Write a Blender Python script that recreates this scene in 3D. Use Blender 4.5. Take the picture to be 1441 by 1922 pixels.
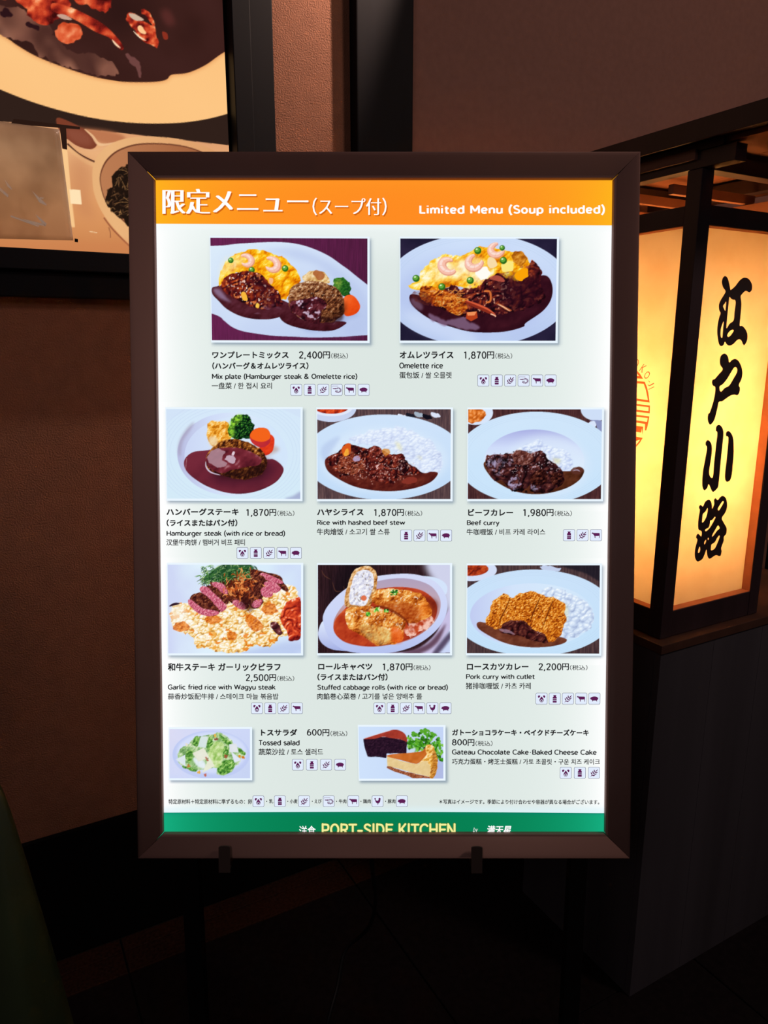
import bpy, bmesh, math, random
import numpy as np
from mathutils import Vector, Matrix
from mathutils.geometry import tessellate_polygon
for o in list(bpy.data.objects): bpy.data.objects.remove(o)
SC = bpy.context.scene
COL = SC.collection
# ------------------------------------------------------------------ camera, world, exposure
F, CX, CY, PITCH, CZ = 1374.0, 720.5, 961.0, math.atan(318/1374.0), 1.45
cam = bpy.data.objects.new('camera', bpy.data.cameras.new('camera')); COL.objects.link(cam)
cam.location = (0, 0, CZ); cam.rotation_euler = (math.pi/2-PITCH, 0, 0)
cam.data.sensor_fit = 'HORIZONTAL'; cam.data.sensor_width = 36; cam.data.lens = 36*F/1441.0
cam.data.clip_start = .02
SC.camera = cam
SC.view_settings.view_transform = 'Standard'; SC.view_settings.look = 'None'
SC.view_settings.exposure = 0; SC.view_settings.gamma = 1; SC.view_settings.use_curve_mapping = False
W = bpy.data.worlds.new('world'); SC.world = W; W.use_nodes = True
W.node_tree.nodes['Background'].inputs[0].default_value = (.9, .75, .75, 1)
W.node_tree.nodes['Background'].inputs[1].default_value = .022
# wall frame: s runs along the wall to the right, o out of it
UW = np.array([2530, 1410., 0]); UW /= np.linalg.norm(UW)
NW = np.array([UW[1], -UW[0], 0]); F0 = np.array([-.77784, 1.49123, 0])
def WP(s, o, z): return F0+UW*s+NW*o+np.array([0, 0, z])
def lamp(name, kind, loc, aim, energy, col, **kw):
    d = bpy.data.lights.new(name, kind); o = bpy.data.objects.new(name, d); COL.objects.link(o)
    d.energy = energy; d.color = col
    for k, v in kw.items(): setattr(d, k, v)
    o.location = loc
    o.rotation_euler = (Vector(aim)-Vector(loc)).to_track_quat('-Z', 'Y').to_euler()
    return o
lamp('downlight', 'SPOT', WP(1.05, .22, 2.62), WP(.62, .0, 2.12), 46, (1, .70, .56), spot_size=math.radians(46), spot_blend=.6, shadow_soft_size=.012)
lamp('ceiling_light', 'AREA', (-.7, -1.3, 2.45), (-.2, 1.5, 2.0), 5.0, (1, .72, .68), shape='DISK', size=.5)
lamp('hall_light', 'AREA', (2.3, .3, 3.2), (.7, 2.3, 2.1), 16.5, (1, .70, .58), shape='DISK', size=.5)

# ------------------------------------------------------------------ small helpers
def lin(c):
    if isinstance(c, str): c = [int(c[i:i+2], 16)/255 for i in (1, 3, 5)]
    c = np.asarray(c, float); return np.where(c <= .04045, c/12.92, ((np.maximum(c, 0)+.055)/1.055)**2.4)
def srgb(c): return np.array([int(c[i:i+2], 16)/255 for i in (1, 3, 5)])
FW = np.array([0, math.cos(PITCH), -math.sin(PITCH)]); UP = np.array([0, math.sin(PITCH), math.cos(PITCH)])
CAM = np.array([0, 0, CZ])
def ray(x, y):
    x = np.asarray(x, float)[..., None]; y = np.asarray(y, float)[..., None]
    return FW+np.array([1., 0, 0])*(x-CX)/F-UP*(y-CY)/F
def hit(x, y, P, n):
    d = ray(x, y); return CAM+d*(((P-CAM)@n)/(d@n))[..., None]
def tag(o, label=None, cat=None, group=None, kind=None):
    for k, v in (('label', label), ('category', cat), ('group', group), ('kind', kind)):
        if v: o[k] = v
    return o
def link(name, me, parent=None, mats=()):
    o = bpy.data.objects.new(name, me); COL.objects.link(o); o.parent = parent
    for m in (mats if isinstance(mats, (list, tuple)) else [mats]):
        if me and m and m.name not in [q.name for q in me.materials]: me.materials.append(m)
    return o
def empty(name, mat=None, parent=None):
    o = bpy.data.objects.new(name, None); COL.objects.link(o); o.parent = parent
    o.empty_display_size = .05
    if mat is not None: o.matrix_world = mat
    return o
def mat(name, col, rough=.5, metal=0., spec=.5, noise=0, nscale=40, bump=0, bscale=300, stretch=None, emit=None):
    m = bpy.data.materials.new(name); m.use_nodes = True; nt = m.node_tree; b = nt.nodes['Principled BSDF']
    c = lin(col); b.inputs['Base Color'].default_value = (*c, 1)
    b.inputs['Roughness'].default_value = rough; b.inputs['Metallic'].default_value = metal
    b.inputs['Specular IOR Level'].default_value = spec
    tc = nt.nodes.new('ShaderNodeTexCoord'); mp = nt.nodes.new('ShaderNodeMapping')
    nt.links.new(tc.outputs['Object'], mp.inputs[0])
    if stretch: mp.inputs['Scale'].default_value = stretch
    if noise:
        n = nt.nodes.new('ShaderNodeTexNoise'); n.inputs['Scale'].default_value = nscale; n.inputs['Detail'].default_value = 6
        r = nt.nodes.new('ShaderNodeValToRGB'); nt.links.new(mp.outputs[0], n.inputs['Vector'])
        r.color_ramp.elements[0].position = .3; r.color_ramp.elements[1].position = .7
        r.color_ramp.elements[0].color = (*(c*(1-noise)), 1); r.color_ramp.elements[1].color = (*np.minimum(c*(1+noise), 1), 1)
        nt.links.new(n.outputs['Fac'], r.inputs[0]); nt.links.new(r.outputs[0], b.inputs['Base Color'])
    if bump:
        n = nt.nodes.new('ShaderNodeTexNoise'); n.inputs['Scale'].default_value = bscale; n.inputs['Detail'].default_value = 4
        bp = nt.nodes.new('ShaderNodeBump'); bp.inputs['Strength'].default_value = bump; bp.inputs['Distance'].default_value = .004
        nt.links.new(mp.outputs[0], n.inputs['Vector']); nt.links.new(n.outputs['Fac'], bp.inputs['Height'])
        nt.links.new(bp.outputs[0], b.inputs['Normal'])
    return m
def emat(name, col, k=1.):
    m = bpy.data.materials.new(name); m.use_nodes = True; nt = m.node_tree; nt.nodes.clear()
    e = nt.nodes.new('ShaderNodeEmission'); o = nt.nodes.new('ShaderNodeOutputMaterial')
    nt.links.new(e.outputs[0], o.inputs[0]); e.inputs[1].default_value = k
    if col is None:
        a = nt.nodes.new('ShaderNodeAttribute'); a.attribute_name = 'print'; nt.links.new(a.outputs['Color'], e.inputs[0])
    else: e.inputs[0].default_value = (*lin(col), 1)
    return m
def frame_mat(x, y, z, o):   # matrix from axes and origin
    return Matrix(((x[0], y[0], z[0], o[0]), (x[1], y[1], z[1], o[1]), (x[2], y[2], z[2], o[2]), (0, 0, 0, 1)))
def box_bm(bm, x0, x1, y0, y1, z0, z1):
    r = bmesh.ops.create_cube(bm, size=1)
    for v in r['verts']:
        v.co = ((x0+x1)/2+v.co.x*(x1-x0), (y0+y1)/2+v.co.y*(y1-y0), (z0+z1)/2+v.co.z*(z1-z0))
    return r['verts']
def box(name, b, m, parent=None, bevel=.0015, seg=2):
    bm = bmesh.new(); box_bm(bm, *b)
    if bevel: bmesh.ops.bevel(bm, geom=bm.edges[:], offset=bevel, segments=seg, affect='EDGES', profile=.6)
    me = bpy.data.meshes.new(name); bm.to_mesh(me); bm.free()
    return link(name, me, parent, m)
def tube(name, pts, rad, m, parent=None, n=10, smooth=True):
    c = bpy.data.curves.new(name, 'CURVE'); c.dimensions = '3D'; c.bevel_depth = rad; c.bevel_resolution = 3; c.use_fill_caps = True
    sp = c.splines.new('NURBS' if smooth else 'POLY'); sp.points.add(len(pts)-1)
    for p, q in zip(sp.points, pts): p.co = (*q, 1)
    if smooth: sp.use_endpoint_u = True; sp.order_u = 4; sp.resolution_u = 8
    t = bpy.data.objects.new('tmp', c); COL.objects.link(t)
    me = bpy.data.meshes.new_from_object(t.evaluated_get(bpy.context.evaluated_depsgraph_get()))
    bpy.data.objects.remove(t); me.name = name
    for p in me.polygons: p.use_smooth = True
    return link(name, me, parent, m)
def crom(pts, n=8, closed=True):
    P = np.asarray(pts, float); N = len(P); out = []
    t = np.linspace(0, 1, n, endpoint=False)[:, None]
    for i in range(N if closed else N-1):
        if closed: a, b, c, d = P[i-1], P[i], P[(i+1) % N], P[(i+2) % N]
        else: a, b, c, d = P[max(i-1, 0)], P[i], P[i+1], P[min(i+2, N-1)]
        out.append(.5*(2*b+(c-a)*t+(2*a-5*b+4*c-d)*t**2+(3*b-a-3*c+d)*t**3))
    if not closed: out.append(P[-1:])
    return np.vstack(out)
def PP(s): return [tuple(float(v) for v in q.split(',')) for q in s.split()]
def flat_mesh(name, loops_list, z=0.0):
    """loops_list: list of (loops, material_index, z); a loop = Nx2; the first is the outline, the rest holes"""
    V, Fc, MI = [], [], []
    for loops, mi, zz in loops_list:
        vs = [[Vector((p[0], p[1], 0)) for p in lp] for lp in loops]
        tri = tessellate_polygon(vs); base = len(V)
        for lp in vs: V += [(v.x, v.y, zz) for v in lp]
        for t in tri:
            a, b, c = [Vector(V[base+i]) for i in t]
            if (b-a).cross(c-a).z < 0: t = t[::-1]
            Fc.append([base+i for i in t]); MI.append(mi)
    me = bpy.data.meshes.new(name); me.from_pydata(V, [], Fc); me.polygons.foreach_set('material_index', MI); me.update()
    return me
def grid_mesh(name, XYZ, RGB):
    """XYZ (H,W,3) points, RGB (H,W,3) sRGB display colours -> one mesh with a colour attribute"""
    H, Wd = XYZ.shape[:2]; me = bpy.data.meshes.new(name)
    i = np.arange(H*Wd).reshape(H, Wd)
    q = np.stack([i[1:, :-1], i[1:, 1:], i[:-1, 1:], i[:-1, :-1]], -1).reshape(-1, 4)
    me.vertices.add(H*Wd); me.vertices.foreach_set('co', XYZ.reshape(-1).astype(np.float32))
    me.loops.add(q.size); me.loops.foreach_set('vertex_index', q.reshape(-1).astype(np.int32))
    me.polygons.add(len(q)); me.polygons.foreach_set('loop_start', np.arange(0, q.size, 4, dtype=np.int32))
    me.update(calc_edges=True)
    a = me.color_attributes.new('print', 'FLOAT_COLOR', 'POINT')
    c = np.ones((H*Wd, 4), np.float32); c[:, :3] = lin(np.clip(RGB, 0, 1)).reshape(-1, 3)
    a.data.foreach_set('color', c.reshape(-1)); return me

# ------------------------------------------------------------------ a small painter for the printed food pictures
def up(a, H, Wd):
    h, w = a.shape; y = np.linspace(0, h-1.001, H); x = np.linspace(0, w-1.001, Wd)
    yi = y.astype(int); xi = x.astype(int); fy = (y-yi)[:, None]; fx = (x-xi)[None]
    fy = fy*fy*(3-2*fy); fx = fx*fx*(3-2*fx)
    return (a[yi][:, xi]*(1-fy)+a[yi+1][:, xi]*fy)*(1-fx)+(a[yi][:, xi+1]*(1-fy)+a[yi+1][:, xi+1]*fy)*fx
def blur1(a, r, ax):
    r = max(int(round(r)), 1); a = np.moveaxis(a, ax, 0)
    for _ in range(2):
        p = np.concatenate([np.repeat(a[:1], r+1, 0), a, np.repeat(a[-1:], r, 0)]); c = np.cumsum(p, 0)
        a = (c[2*r+1:]-c[:-2*r-1])/(2*r+1)
    return np.moveaxis(a, 0, ax)
def ell(cx, cy, rx, ry, rot=0, n=28, a0=0, a1=360):
    t = np.radians(np.linspace(a0, a1, n, endpoint=(a1-a0) != 360)); r = math.radians(rot)
    x, y = rx*np.cos(t), ry*np.sin(t)
    return np.stack([cx+x*math.cos(r)-y*math.sin(r), cy+x*math.sin(r)+y*math.cos(r)], 1)
class Cv:
    def __init__(s, rect, Wd, H, bg, tf=None):
        s.r = rect; s.W, s.H = Wd, H; s.tf = tf; s.rng = np.random.RandomState(7)
        s.kx = (Wd-1)/(rect[2]-rect[0]); s.ky = (H-1)/(rect[3]-rect[1]); s.k = abs(s.kx)
        s.im = np.empty((H, Wd, 3)); s.im[:] = srgb(bg)
        X, Y = np.meshgrid(np.linspace(rect[0], rect[2], Wd), np.linspace(rect[1], rect[3], H)); s.X, s.Y = X, Y
    def c(s, P):
        P = np.asarray(P, float)
        if s.tf: P = s.tf(P)
        return np.stack([(P[:, 0]-s.r[0])*s.kx+.5, (P[:, 1]-s.r[1])*s.ky+.5], 1)
    def noise(s, sc, seed=0, oc=3, sx=1., sy=1.):
        o = 0; tot = 0
        for i in range(oc):
            k = 2**i; rs = np.random.RandomState(seed*31+i)
            h = max(int(s.H/(sc*sy*s.k)*k)+2, 2); w = max(int(s.W/(sc*sx*s.k)*k)+2, 2)
            if h > s.H*2: h = s.H*2
            if w > s.W*2: w = s.W*2
            o = o+up(rs.rand(h, w), s.H, s.W)/k; tot += 1/k
        return o/tot
    def cell(s, sc, seed=0, ax=1., warp=.25):
        """cellular noise: returns (1-distance to nearest point, id per cell)"""
        rs = np.random.RandomState(seed+5); u = (s.X-s.r[0])/(sc*ax); v = (s.Y-s.r[1])/sc
        if warp: u = u+(s.noise(sc*1.5, seed+1, 2)-.5)*warp*4; v = v+(s.noise(sc*1.5, seed+2, 2)-.5)*warp*4
        n = 4096; R = rs.rand(n, 3); iu = np.floor(u).astype(int); iv = np.floor(v).astype(int)
        best = np.full(u.shape, 9.); idd = np.zeros(u.shape)
        for a in (-1, 0, 1):
            for b in (-1, 0, 1):
                h = ((iu+a)*73+(iv+b)*179+seed*13) % n; q = R[h]
                d = np.hypot(iu+a+q[..., 0]-u, iv+b+q[..., 1]-v); m = d < best
                best = np.where(m, d, best); idd = np.where(m, q[..., 2], idd)
        return np.clip(1-best, 0, 1), idd
    def mask(s, P, sm=True, rough=0, seed=0, blur=0):
        if isinstance(P, str): P = PP(P)
        Q = crom(P, 8) if sm else np.asarray(P, float)
        Q = s.c(Q)
        if rough:
            d = np.hypot(*(Q-np.roll(Q, 1, 0)).T); n = int(d.sum()/1.2)+4
            t = np.concatenate([[0], np.cumsum(np.hypot(*(np.roll(Q, -1, 0)-Q).T))]); Qc = np.vstack([Q, Q[:1]])
            tt = np.linspace(0, t[-1], n, endpoint=False); Q = np.stack([np.interp(tt, t, Qc[:, 0]), np.interp(tt, t, Qc[:, 1])], 1)
            rs = np.random.RandomState(seed+3); m = max(n//5, 4)
            for kk, am in ((m, 1.), (m*2, .6)):
                w = rs.randn(kk, 2)*rough*s.k*am; w = np.vstack([w, w[:1]])
                ti = np.linspace(0, kk, n, endpoint=False)
                Q = Q+np.stack([np.interp(ti, np.arange(kk+1), w[:, 0]), np.interp(ti, np.arange(kk+1), w[:, 1])], 1)*.5
        M = np.zeros((s.H, s.W)); y0 = max(int(Q[:, 1].min()), 0); y1 = min(int(Q[:, 1].max())+2, s.H)
        A = Q; B = np.roll(Q, -1, 0); SS = 3
        for yi in range(y0, y1):
            row = M[yi]
            for k in range(SS):
                y = yi+(k+.5)/SS
                c = (A[:, 1] <= y) != (B[:, 1] <= y)
                if not c.any(): continue
                a, b = A[c], B[c]; xs = np.sort(a[:, 0]+(y-a[:, 1])*(b[:, 0]-a[:, 0])/(b[:, 1]-a[:, 1]))
                for x0, x1 in zip(xs[::2], xs[1::2]):
                    x0 = max(x0, 0); x1 = min(x1, s.W)
                    if x1 <= x0: continue
                    i0, i1 = int(x0), int(min(x1, s.W-1e-6))
                    if i0 == i1: row[i0] += (x1-x0)/SS
                    else:
                        row[i0] += (i0+1-x0)/SS; row[i1] += (x1-i1)/SS; row[i0+1:i1] += 1/SS
        M = np.clip(M, 0, 1)
        return s.blur(M, blur) if blur else M
    def blur(s, a, r):
        r = r*s.k
        return a if r < .5 else blur1(blur1(a, r, 0), r, 1)
    def fill(s, m, col, a=1.):
        if isinstance(m, (str, list)) or (isinstance(m, np.ndarray) and m.shape != (s.H, s.W)): m = s.mask(m)
        if isinstance(col, str): col = srgb(col)
        m = (m*a)[..., None]; s.im = s.im*(1-m)+col*m
    def pal(s, t, cols):
        C = np.array([srgb(c) for c in cols]); x = np.clip(t, 0, 1)*(len(C)-1); i = np.minimum(x.astype(int), len(C)-2)
        f = (x-i)[..., None]; return C[i]*(1-f)+C[i+1]*f
    def relief(s, m, h, cols, k=1., dome=0, L=(-.6, -.8), spec=None, st=.8, sc='#fff4ee', alpha=1., bias=.45, amp=0):
        """shade a height map h inside mask m as a photographed surface: palette by slope, sparkle where it faces the light"""
        if isinstance(m, (str, list)): m = s.mask(m)
        w = m.sum()+1e-6; gy, gx = np.gradient(h); g = -(gx*L[0]+gy*L[1])
        g = g/(math.sqrt((g*g*m).sum()/w)+1e-6); hn = h-(h*m).sum()/w; hn = hn/(math.sqrt((hn*hn*m).sum()/w)+1e-6)
        A = amp if amp else (.13 if k < 1 else .05)
        t = bias+A*np.clip(g, -2.2, 2.2)+A*1.05*np.clip(hn, -2.2, 2.2)+(s.rng.rand(s.H, s.W)-.5)*A*.6
        if dome:
            hh = s.blur(m, dome*1.3); dy, dx = np.gradient(hh); t = t-(dx*L[0]+dy*L[1])*dome*s.k*.5
        s.fill(m, s.pal(t, cols), alpha)
        if spec: s.fill(m*np.clip((t-st)/.15, 0, 1)*spec, sc)
        return t
    def stroke(s, P, w, col, a=1., sm=True, taper=False):
        P = crom(P, 6, False) if sm else np.asarray(P, float)
        d = np.gradient(P, axis=0); n = np.stack([-d[:, 1], d[:, 0]], 1); n /= np.linalg.norm(n, axis=1)[:, None]+1e-9
        ww = np.full(len(P), w/2.)
        if taper: ww = ww*np.sin(np.linspace(.25, math.pi-.25, len(P)))
        s.fill(s.mask(np.vstack([P+n*ww[:, None], (P-n*ww[:, None])[::-1]]), sm=False), col, a)
    def sparkle(s, P, sc, thr, col, a=1., seed=5, sx=1.):
        m = s.mask(P) if isinstance(P, (str, list)) else P
        s.fill(m*np.clip((s.noise(sc, seed, 2, sx=sx)-thr)*9, 0, 1), col, a)
    def shrimp(s, cx, cy, r, rot=0, a0=-150, a1=110):
        P = ell(cx, cy, r, r*.8, rot, 12, a0, a1)
        s.stroke(P, r*1.15, '#e0907c', .85, taper=True); s.stroke(P-[r*.08, r*.1], r*.95, '#f8c0ac', 1, taper=True)
        s.stroke(P-[r*.15, r*.18], r*.34, '#fde2d8', .9, taper=True)
        for i in range(2, 11, 2): s.stroke([P[i]-(P[i]-[cx, cy])*.45, P[i]+(P[i]-[cx, cy])*.3], r*.06, '#e8a890', .6, sm=False)
    def pea(s, x, y, r):
        s.fill(ell(x, y, r, r), '#2c6a1c'); s.fill(ell(x-r*.15, y-r*.2, r*.7, r*.65), '#64a83a'); s.fill(ell(x-r*.3, y-r*.4, r*.28, r*.22), '#e4f4cc')
    def plate(s, cx, cy, rx, ry, rot=0, c0='#d9e7fb', c1='#c3d2f3', rings=0):
        m = s.mask(ell(cx, cy, rx, ry, rot, 60)); t = np.clip((s.Y-cy)/(2*ry)+.5+(s.noise(200, 3, 1)-.5)*.3, 0, 1)
        s.fill(m, s.pal(t, [c0, c1]))
        for i in range(rings):
            f = .97-.035*i; s.stroke(ell(cx, cy, rx*f, ry*f, rot, 60, 0, 359), 3, '#b4cbe8', .35)
        return m
    def wood(s, a, b, c='#0d0810'):
        s.im[:] = s.pal(s.noise(60, 9, 4, sx=.12, sy=3), [a, b, a, c])
def p_mix(c):
    c.im[:] = c.pal(c.noise(40, 1, 4, sx=.1, sy=3)*.6+(c.X-376)/2400, ['#74285a', '#5c1f46', '#431833'])
    m = c.mask('200,150 480,98 620,85 780,78 900,88 1000,115 1100,160 1180,215 1260,275 1500,480 1500,620 1250,655 1130,662 1000,665 880,660 760,655 640,640 560,625 500,600 450,560 410,530 200,440')
    c.fill(m, c.pal((c.X*.4+c.Y-250)/900+(c.noise(150, 2, 2)-.5)*.2, ['#dcecfb', '#cddcf6', '#bccbee']))
    c.fill(c.mask('700,130 900,120 1100,200 1250,320 1330,420 1340,600 1200,640 1260,500 1200,380 1050,230 850,170', blur=20), '#b4c3ea', .5)
    c.fill(c.mask('820,540 900,590 1000,630 1190,590 1210,560 1290,520 1200,500 900,520', blur=14), '#8fa0d4', .5)
    c.relief('382,362 384,400 420,440 470,490 550,532 640,552 740,552 820,530 875,490 850,450 700,400 460,350 410,352', c.noise(60, 4, 3)*3, ['#24080f', '#481820', '#5f2a38', '#9c7da0'], 2.2, 14, spec=.4, st=.85, sc='#c4b4d4')
    c.fill(c.mask('390,368 430,372 470,420 500,450 440,430 400,395', blur=6), '#a592b8', .65)
    c.relief(c.mask('425,350 436,265 480,190 540,150 640,124 740,142 830,180 890,235 928,300 905,350 870,380 838,432 760,400 690,300 620,270 540,265 480,300', rough=5), c.noise(46, 5, 4)*12+c.cell(50, 4)[0]*5, ['#c85c00', '#f09208', '#fdbc14', '#ffdd50', '#fff6b8'], .8, 16)
    c.fill(c.mask('450,200 520,160 600,150 560,230 470,280 430,320', blur=14)*c.noise(30, 8), '#fff6c8', .8)
    for x, y, r in ((500, 192, 17), (628, 250, 19), (834, 240, 20)): c.pea(x, y, r)
    c.shrimp(592, 192, 36, 20); c.shrimp(748, 215, 42, 30)
    h = c.cell(44, 6, warp=.5)[0]*14+c.noise(30, 7, 3)*10
    c.relief(c.mask('443,318 500,275 560,262 640,262 700,285 740,340 790,380 812,430 805,470 700,490 660,485 600,462 520,425 460,388 438,350', rough=6), h, ['#1c070e', '#481018', '#7c2418', '#b8481c', '#f08c40'], .75, 16, spec=.9, st=.82, sc='#fff0e4', bias=.36)
    c.sparkle('443,318 560,262 700,285 790,380 812,430 700,490 600,462 460,388', 16, .66, '#e88848', .8, 3); c.sparkle('480,300 640,262 740,340 790,400 640,470 500,380', 13, .7, '#ffe0d0', .9, 8)
    c.sparkle('400,360 500,440 640,520 800,500 780,440 600,480 460,400', 30, .62, '#8a6480', .5, 12, 2)
    c.fill(c.mask('560,390 590,395 600,440 570,430', rough=4), '#f8b83c'); c.fill(c.mask('655,455 672,460 668,484 650,478'), '#fac84c'); c.fill(c.mask('735,300 760,305 752,335 735,330'), '#f4b888')
    c.fill(c.mask('620,285 680,300 760,380 800,450 700,480 670,400', blur=14), '#3c0f1a', .5)
    c.relief(c.mask('942,312 955,278 1010,250 1070,262 1100,295 1106,330 1020,322', rough=4), c.noise(24, 3, 3)*8, ['#c08c48', '#e8c488', '#faeccc'], .8)
    c.fill(c.mask('1008,255 1055,258 1080,290 1040,312 1015,290', rough=4), '#a8582c', .8)
    c.relief(c.mask('1128,330 1150,300 1200,298 1232,330 1236,385 1215,415 1180,400 1150,380', rough=7), c.cell(15, 8)[0]*7, ['#06200c', '#154a1c', '#3c8428', '#b4d44c'], 1., 8)
    c.fill(c.mask('1130,330 1160,305 1185,320 1160,375 1140,365', blur=8)*c.noise(14, 4), '#c8dc58', .8)
    c.relief('1195,420 1232,400 1268,418 1296,470 1272,515 1210,532 1188,490', c.noise(60, 4)*3, ['#d83808', '#f0581c', '#ff8c50'], 1.2, 14)
    c.relief('798,540 815,515 870,500 960,560 1192,565 1190,592 1120,622 1010,622 900,602 830,575', c.noise(50, 5, 3)*3, ['#1c070e', '#3c1018', '#54202c', '#a88cac'], 2.4, 10, spec=.5, st=.85, sc='#dcd0e8')
    c.relief(c.mask('852,400 880,350 940,322 1040,318 1130,348 1180,395 1200,450 1190,520 1140,560 1060,572 960,560 880,512 855,460', rough=4), c.noise(14, 6, 3)*9+c.noise(60, 2)*4, ['#24100c', '#5a2c18', '#8a5230', '#b8855c', '#ecd4b4'], .7, 26, bias=.42)
    c.relief(c.mask('858,455 920,432 1040,418 1092,462 1060,500 1045,578 960,562 885,515', rough=4), c.noise(40, 9, 3)*16, ['#1e0810', '#4a1620', '#6c2c34', '#a07488'], .8, 10, spec=1, st=.7, sc='#eae0f4', bias=.36)
    c.sparkle('880,340 1040,322 1160,370 1190,450 1100,420 900,420', 9, .68, '#e8d0b0', .5, 4); c.sparkle('900,450 1040,430 1070,480 1030,550 960,540', 22, .62, '#dcc8e0', .8, 6)
    c.fill(c.mask('980,560 1190,520 1200,440 1150,500', blur=12), '#2a1008', .5)
    c.fill(c.mask('1050,540 1120,545 1185,520 1180,560 1100,575', blur=8), '#240c10', .6)
def p_omu(c, warm=False):
    c.im[:] = c.pal(c.noise(80, 1, 2), ['#2c2440', '#1c1830'])
    c.plate(582, 375, 580, 345, 0, '#cfe0fa', '#b9caf0', 3)
    c.fill(c.mask(ell(560, 400, 470, 250, 0), blur=30), '#aab8e8', .35)
    c.fill(c.mask(ell(350, 600, 240, 60, 20), blur=30), '#d4e2fa', .6)
    c.relief(c.mask('158,415 185,400 300,420 600,420 850,330 985,282 1035,330 1036,420 985,500 880,575 862,600 760,628 640,636 520,628 400,596 300,560 220,510 170,460'), c.noise(90, 3, 3)*4, ['#16060e', '#2e0c18', '#401420', '#6a3848'], 1.6, 12)
    c.fill(c.mask('270,515 330,540 420,560 500,530 520,565 590,600 560,622 470,610 380,592 300,555', rough=8, blur=4), '#8a6c8c', .75)
    c.fill(c.mask('165,430 200,430 240,470 230,500 180,470', blur=6), '#7c5c74', .7)
    c.relief(c.mask('170,365 200,320 230,265 290,200 370,160 480,165 560,118 650,108 760,130 870,160 905,210 960,240 950,320 860,400 700,360 560,370 430,350 330,380 210,400 330,420 560,400', rough=6), c.noise(60, 5, 4)*16+c.cell(60, 3)[0]*5, ['#c05c00', '#ee9008', '#fdbe1c', '#ffe060', '#fffadc'], .75, 20, bias=.5)
    c.fill(c.mask('300,220 420,200 560,180 660,240 640,310 540,320 440,300 360,310 240,330', blur=20)*c.noise(50, 8), '#fffbe4', 1.3)
    c.fill(c.mask('560,250 640,235 650,290 600,310', rough=6), '#fffdf4')
    c.relief(c.mask('790,150 850,138 880,180 850,225 800,200', rough=4), c.noise(30, 3)*10, ['#8c4008', '#c87818', '#f4b450'], .8)
    h = c.cell(55, 6, warp=.6)[0]*18+c.noise(34, 7, 3)*16
    c.relief(c.mask('215,385 260,352 320,388 420,345 500,372 600,345 640,300 720,280 790,310 860,300 910,190 970,250 962,330 1000,420 900,480 800,510 720,520 560,520 480,540 400,510 340,480 260,450', rough=8), h, ['#16060c', '#3c0e18', '#64201c', '#98381c', '#e08038'], .55, 20, spec=.8, st=.85, sc='#f8d8c8', bias=.3)
    c.sparkle('420,350 640,300 900,200 970,260 980,420 800,510 480,530 260,440', 22, .64, '#a44c34', .7, 3); c.sparkle('420,350 640,310 760,300 800,400 700,500 480,520 300,440', 15, .68, '#f0b490', .8, 9)
    c.fill(c.mask('700,300 900,300 985,330 960,440 860,490 760,500 720,420', blur=26), '#2a0a18', .65)
    c.relief(c.mask('220,365 300,352 400,390 520,440 480,530 400,505 330,470 240,430', rough=8), c.cell(24, 8, 1.6, .6)[0]*9+c.noise(16, 3)*5, ['#4c1408', '#9c3408', '#e06c10', '#fca838', '#fff0c8'], .6, alpha=.75)
    for i in range(26):
        x, y = 340+c.rng.rand()*150, 380+c.rng.rand()*100
        c.stroke([(x, y), (x+14, y-8+c.rng.randn()*6), (x+34, y+c.rng.randn()*10)], 4, '#f8a040', .8)
    c.fill(c.mask('165,400 250,385 300,430 270,470 200,440', rough=8)*c.noise(14, 3), '#5c2420', .9)
    c.stroke([(500, 445), (560, 465), (640, 500), (695, 535)], 30, '#8c2c1c', 1, taper=True); c.stroke([(505, 438), (565, 458), (640, 490), (690, 525)], 12, '#e0603c', .9, taper=True)
    c.stroke([(660, 520), (685, 530), (692, 538)], 7, '#fbc8a8')
    c.fill(c.mask('512,512 575,505 580,545 540,566 508,548', sm=False), '#b8401c'); c.fill(c.mask('512,512 575,505 560,530 520,532', sm=False), '#f09058')
    c.stroke([(620, 380), (655, 385), (658, 440), (630, 450)], 12, '#e07838', .9); c.stroke([(705, 455), (760, 490), (790, 500)], 16, '#d86c38', .8, taper=True); c.stroke([(700, 460), (740, 478), (782, 505)], 6, '#ffd8b0', .9, taper=True)
    c.shrimp(405, 228, 48, 200, -160, 100); c.shrimp(565, 200, 46, 150); c.shrimp(700, 125, 42, 160); c.stroke([(650, 300), (700, 300), (745, 320)], 34, '#c85c48', .8, taper=True)
    c.fill(c.mask('645,175 680,180 698,222 660,240 638,215'), '#f8dca8'); c.fill(c.mask('722,215 790,200 795,250 740,262', rough=4), '#fce880')
    c.fill(c.mask('815,265 880,240 890,280 850,318 810,300', rough=4), '#fba408')
    for x, y in ((578, 132), (728, 115), (736, 192), (533, 315), (358, 354), (199, 303)): c.pea(x, y, 22 if x != 728 else 17)
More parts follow.
